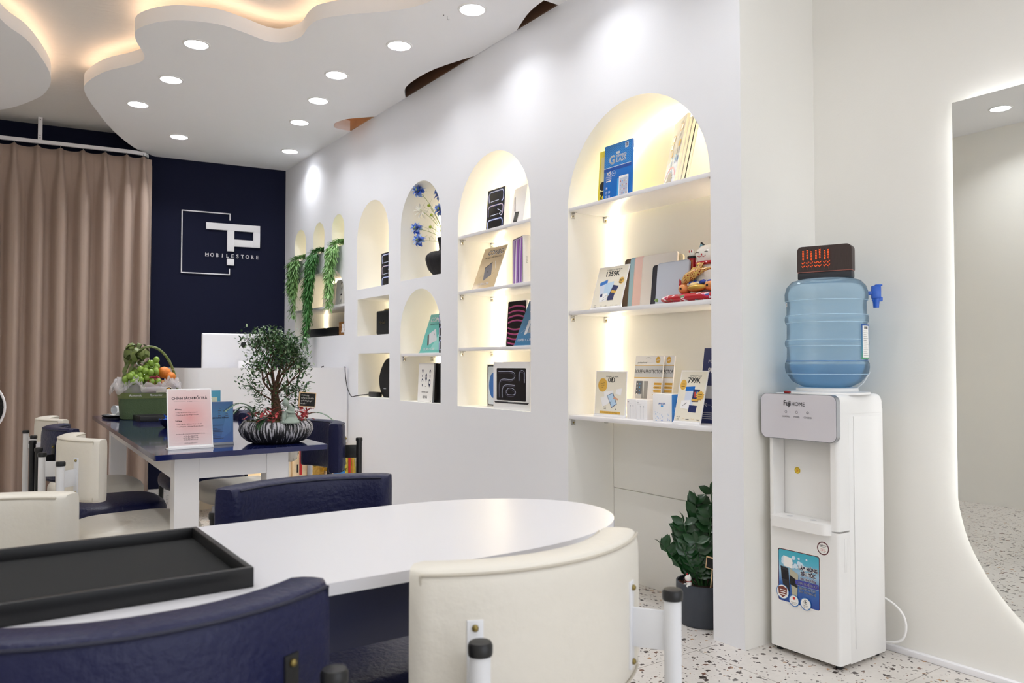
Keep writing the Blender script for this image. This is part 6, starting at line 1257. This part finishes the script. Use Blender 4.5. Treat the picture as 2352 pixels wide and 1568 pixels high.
def s_big(f):
    w, h = .086, .190
    f.rr(-w-.004, w+.004, -h/2-.004, h/2+.004, .010, M_paper); f.circ(-.066, -.062, .031, M_paper, 28); f.circ(-.018, -.084, .026, M_paper, 28); f.circ(.030, -.084, .027, M_paper, 28)
    f.rr(-w, w, -h/2, h/2, .008, M_mar); f.rr(-w+.003, w-.003, -h/2, h/2-.003, .007, gradient('sticker_sky', [(0, '#2a4b9c'), (.35, '#3a6cb4'), (.6, '#9fc3dc'), (.8, '#56b2cc'), (1, '#3fb0c4')], span=(-.095, .095)))
    rs = random.Random(9)
    for k in range(26): f.circ(-.075+.11*rs.random(), .055+.035*(rs.random()-.5), .003+.008*rs.random(), mat('splash', '#d5e6f2', .4), 9)
    f.quad([(-.062, .072), (-.024, .066), (-.024, .03), (-.062, .034)], M_paper); f.quad([(-.075, .032), (-.042, .028), (-.036, -.055), (-.062, -.055)], mat('ink_char', '#26262c', .4)); f.quad([(-.073, .022), (-.043, .018), (-.041, -.015), (-.070, -.014)], M_dark)
    f.quad([(-.036, .030), (.0, .014), (-.006, -.07), (-.026, -.066)], mat('ink_sand', '#b9b49c', .4)); f.quad([(-.036, .006), (-.002, -.010), (-.004, -.036), (-.034, -.028)], M_dark)
    ink = mat('ink_indigo', '#4a3a78', .4)
    for s_, z, sz, m_ in (('LÀM NÓNG', .034, .0195, ink), ('SIÊU TỐC', .014, .0195, ink)): f.text(s_, .040, z, sz, M_paper, bold=.0036, sx=.74); f.text(s_, .040, z, sz, m_, bold=.0008, sx=.74)
    f.text('làm lạnh bằng', .040, -.002, .0145, M_paper, bold=.0026, sx=.76); f.text('làm lạnh bằng', .040, -.002, .0145, ink, bold=.0001, sx=.76)
    f.rr(-.012, w-.003, -.0235, -.0055, .006, mat('ink_violet_blue', '#3f3f9c', .4)); f.text('CÔNG NGHỆ BLOCK', .036, -.0195, .0138, M_paper, bold=.0004, sx=.62); f.rect(-.008, w-.003, -.0252, -.0246, M_paper); f.text('BÌNH ĐUN CHẤT LIỆU', .037, -.036, .0108, M_paper, bold=.0004, sx=.62); f.text('INOX 304 CHỐNG GỈ', .037, -.048, .0108, M_paper, bold=.0004, sx=.64)
    f.circ(-.066, -.062, .027, M_mid, 28); f.circ(-.066, -.062, .0245, M_paper, 28); f.quad([(-.066, -.041), (-.047, -.047), (-.049, -.07), (-.066, -.083), (-.083, -.07), (-.085, -.047)], mat('ink_bronze', '#7a3a2c', .4)); [f.rect(-.078, -.054, -.057-.008*k, -.054-.008*k, M_paper) for k in range(3)]
    for x, z, r in ((-.018, -.084, .0215), (.030, -.084, .0225)): f.circ(x, z, r, M_mid, 28); f.circ(x, z, r-.003, M_paper, 28); f.text('Trung tâm' if x < 0 else 'Tiết kiệm', x, z-.008, .006, M_txt); f.text('bảo hành' if x < 0 else 'điện năng', x, z-.014, .006, M_txt)
    f.circ(-.018, -.075, .0055, M_red, 16); f.stroke(arc(.030, -.077, .007, .007, 30, 330, 14), .0013, M_txt); f.quad([(x-.006, z-.003) for x, z in ((.037, -.067), (.032, -.075), (.036, -.075), (.035, -.081), (.040, -.073), (.036, -.073))], M_txt)
sticker('promo_sticker', 1.738, .285, s_big)
# ------------------------------------------------------------ water bottle
BC = (2.632, 1.715)
t = thing('water_bottle', 'large translucent blue water bottle upside down on the dispenser', 'bottle', (BC[0], BC[1], .972))
pr_ = [(.060, .0), (.085, .004), (.119, .022), (.129, .034), (.137, .046), (.1445, .058), (.1475, .075), (.147, .092), (.1425, .098), (.142, .102), (.1405, .108), (.1400, .150), (.146, .158), (.1468, .166), (.146, .174), (.140, .182), (.1395, .235), (.1455, .244), (.1468, .254), (.146, .264), (.140, .274), (.1395, .318), (.1455, .326), (.1462, .350), (.139, .376), (.122, .396), (.095, .404), (.05, .406), (.001, .406)]
M_pet = sheer('blue_polycarbonate', '#f1f9fd', .09, .08, .38, '#c4e2f6')
b = MB(); b.lathe(pr_, (0, 0, 0), M_pet, 64, caps=False); b.build('bottle_shell', t)
b = MB(); b.lathe([(.001, .002)] + [(r-.004, z+.001) for r, z in pr_[:7]] + [(.1425, .088), (.001, .088)], (0, 0, 0), sheer('blue_water', '#bfe0f5', .1, .02, .0), 48, caps=False); b.build('water', t)
b = MB(); b.tube([(.1425*cos(2*pi*k/64), .1425*sin(2*pi*k/64), .1) for k in range(64)], .0016, mat('bottle_line', '#3f6fa8', .3), 6, closed=True); b.build('seam_ring', t)
for z_, r_ in ((.155, .1445), (.177, .1445), (.241, .1440), (.268, .1440), (.322, .1440), (.052, .1415)):  # pale rings carry the highlights of the bottle ridges in their colour
    b = MB(); b.tube([(r_*cos(2*pi*k/64), r_*sin(2*pi*k/64), z_) for k in range(64)], .0011, mat('bottle_highlight', '#bcd9ec', .12), 6, closed=True); b.build('ridge_highlight', t)
def wrap(a0, a1, z0, z1, r, m, b, n=8): b.grid([[(r*cos(a0+(a1-a0)*k/n), r*sin(a0+(a1-a0)*k/n), z) for k in range(n+1)] for z in (z0, z1)], m)
va = math.atan2(-BC[1], -BC[0])
b = MB(); a0 = va+R(52); a1 = va+R(76); wrap(a0, a1, .106, .232, .1474, gradient('label_blue', [(0, '#4f9a5a'), (.3, '#2f7f9a'), (1, '#1f4f9c')], span=(.1, .235)), b); wrap(a0+R(3), a1-R(3), .112, .226, .1478, M_paper, b)
for k in range(14): wrap(a0+R(5), a1-R(5+3*(k % 3)), .118+.0068*k, .120+.0068*k, .1482, M_grey, b, 4)
for k in range(5): wrap(a0+R(7+2.2*k), a0+R(8.2+2.2*k), .214, .224, .1484, M_txt, b, 1)
b.build('label', t)
b = MB(); a0 = va-R(82); wrap(a0, a0+R(10), .304, .318, .1420, M_paper, b, 4); [wrap(a0+R(4+1.4*k), a0+R(4.7+1.4*k), .306, .316, .1426, mat('ink_dkred', '#4a2a2a', .5), b, 1) for k in range(4)]; b.build('barcode_sticker', t)
M_tap = mat('tap_blue', '#1f56b4', .25); b = MB(); ta = va+R(100); ex, ey = cos(ta), sin(ta)
Mt = Matrix.Translation((ex*.175, ey*.175, .33)) @ Matrix.Rotation(ta, 4, 'Z')
b.box(-.016, .016, -.012, .012, .0, .048, M_tap, bev=.004, M=Mt); b.box(-.030, -.010, -.008, .008, .014, .028, M_tap, bev=.003, M=Mt); b.box(-.014, .022, -.008, .008, -.010, .006, M_tap, bev=.003, M=Mt); b.lathe([(.010, -.034), (.011, -.02), (.013, .0)], (0, 0, 0), M_tap, 14, M=Mt); b.box(-.004, .020, -.013, .013, .046, .052, M_tap, bev=.002, M=Mt); b.build('tap', t)
# ------------------------------------------------------------ wooden speaker on the bottle
t = thing('aroma_diffuser', 'dark wood-grain box with glowing orange wheat pattern on top of the water bottle', 'diffuser', (2.630, 1.713, 1.378), Q+R(20))
M_dw = mat('dark_wood', '#382a26', .5, bump=.15, bscale=40, var=.35, stretch=(9, 9, .8))
def rbox(x0, x1, z0, z1, r):
    P = []
    for cx, cz, a0 in ((x1-r, z1-r, 0), (x0+r, z1-r, 90), (x0+.004, z0+.004, 180), (x1-.004, z0+.004, 270)):
        rr_ = r if cz > .04 else .004
        P += [(cx+rr_*cos(R(a0+15*k)), cz+rr_*sin(R(a0+15*k))) for k in range(7)]
    return P
b = MB(); b.prism(rbox(-.097, .097, .028, .124, .018), 'y', -.027, .027, M_dw); o = b.build('wood_body', t); q = o.modifiers.new('b', 'BEVEL'); q.width = .004; q.segments = 2; q.limit_method = 'ANGLE'
b = MB(); b.box(-.096, .096, -.026, .026, 0, .027, mat('charcoal_plastic', '#26282e', .45), bev=.004); b.build('base', t)
b = MB(); b.box(-.0972, .0972, -.0275, .0275, .0262, .0284, mat('copper_line', '#a8685c', .3, .6)); b.build('copper_trim', t)
M_em = emis('wheat_glow', '#f2602c', 1.0); M_cut = mat('cut_dark', '#1b1010', .7)
f = Face(-.0278); rs = random.Random(17)
def leaf2(x, z, a, l, w, m): f.quad([(x, z), (x+l*.5*cos(a)-w*sin(a), z+l*.5*sin(a)+w*cos(a)), (x+l*cos(a), z+l*sin(a)), (x+l*.5*cos(a)+w*sin(a), z+l*.5*sin(a)-w*cos(a))], m)
for k in range(7):
    x = -.074+.0155*k+.002*sin(k*3); zt = .107+.003*sin(k*2.1)
    f.stroke([(x, .036), (x+.001, zt-.03)], .0012, mat('wheat_stalk', '#7a2a1a', .5)); leaf2(x, zt-.004, pi/2, .012, .0015, M_cut)
    for j in range(6): leaf2(x, zt-.034+.006*j, pi/2+.5, .0065, .0013, M_em); leaf2(x, zt-.034+.006*j, pi/2-.5, .0065, .0013, M_em)
    for z in (.044, .057): leaf2(x, z, pi*.72, .010, .0014, M_em); leaf2(x, z+.002, pi*.28, .010, .0014, M_em)
f.build('wheat_pattern', t)
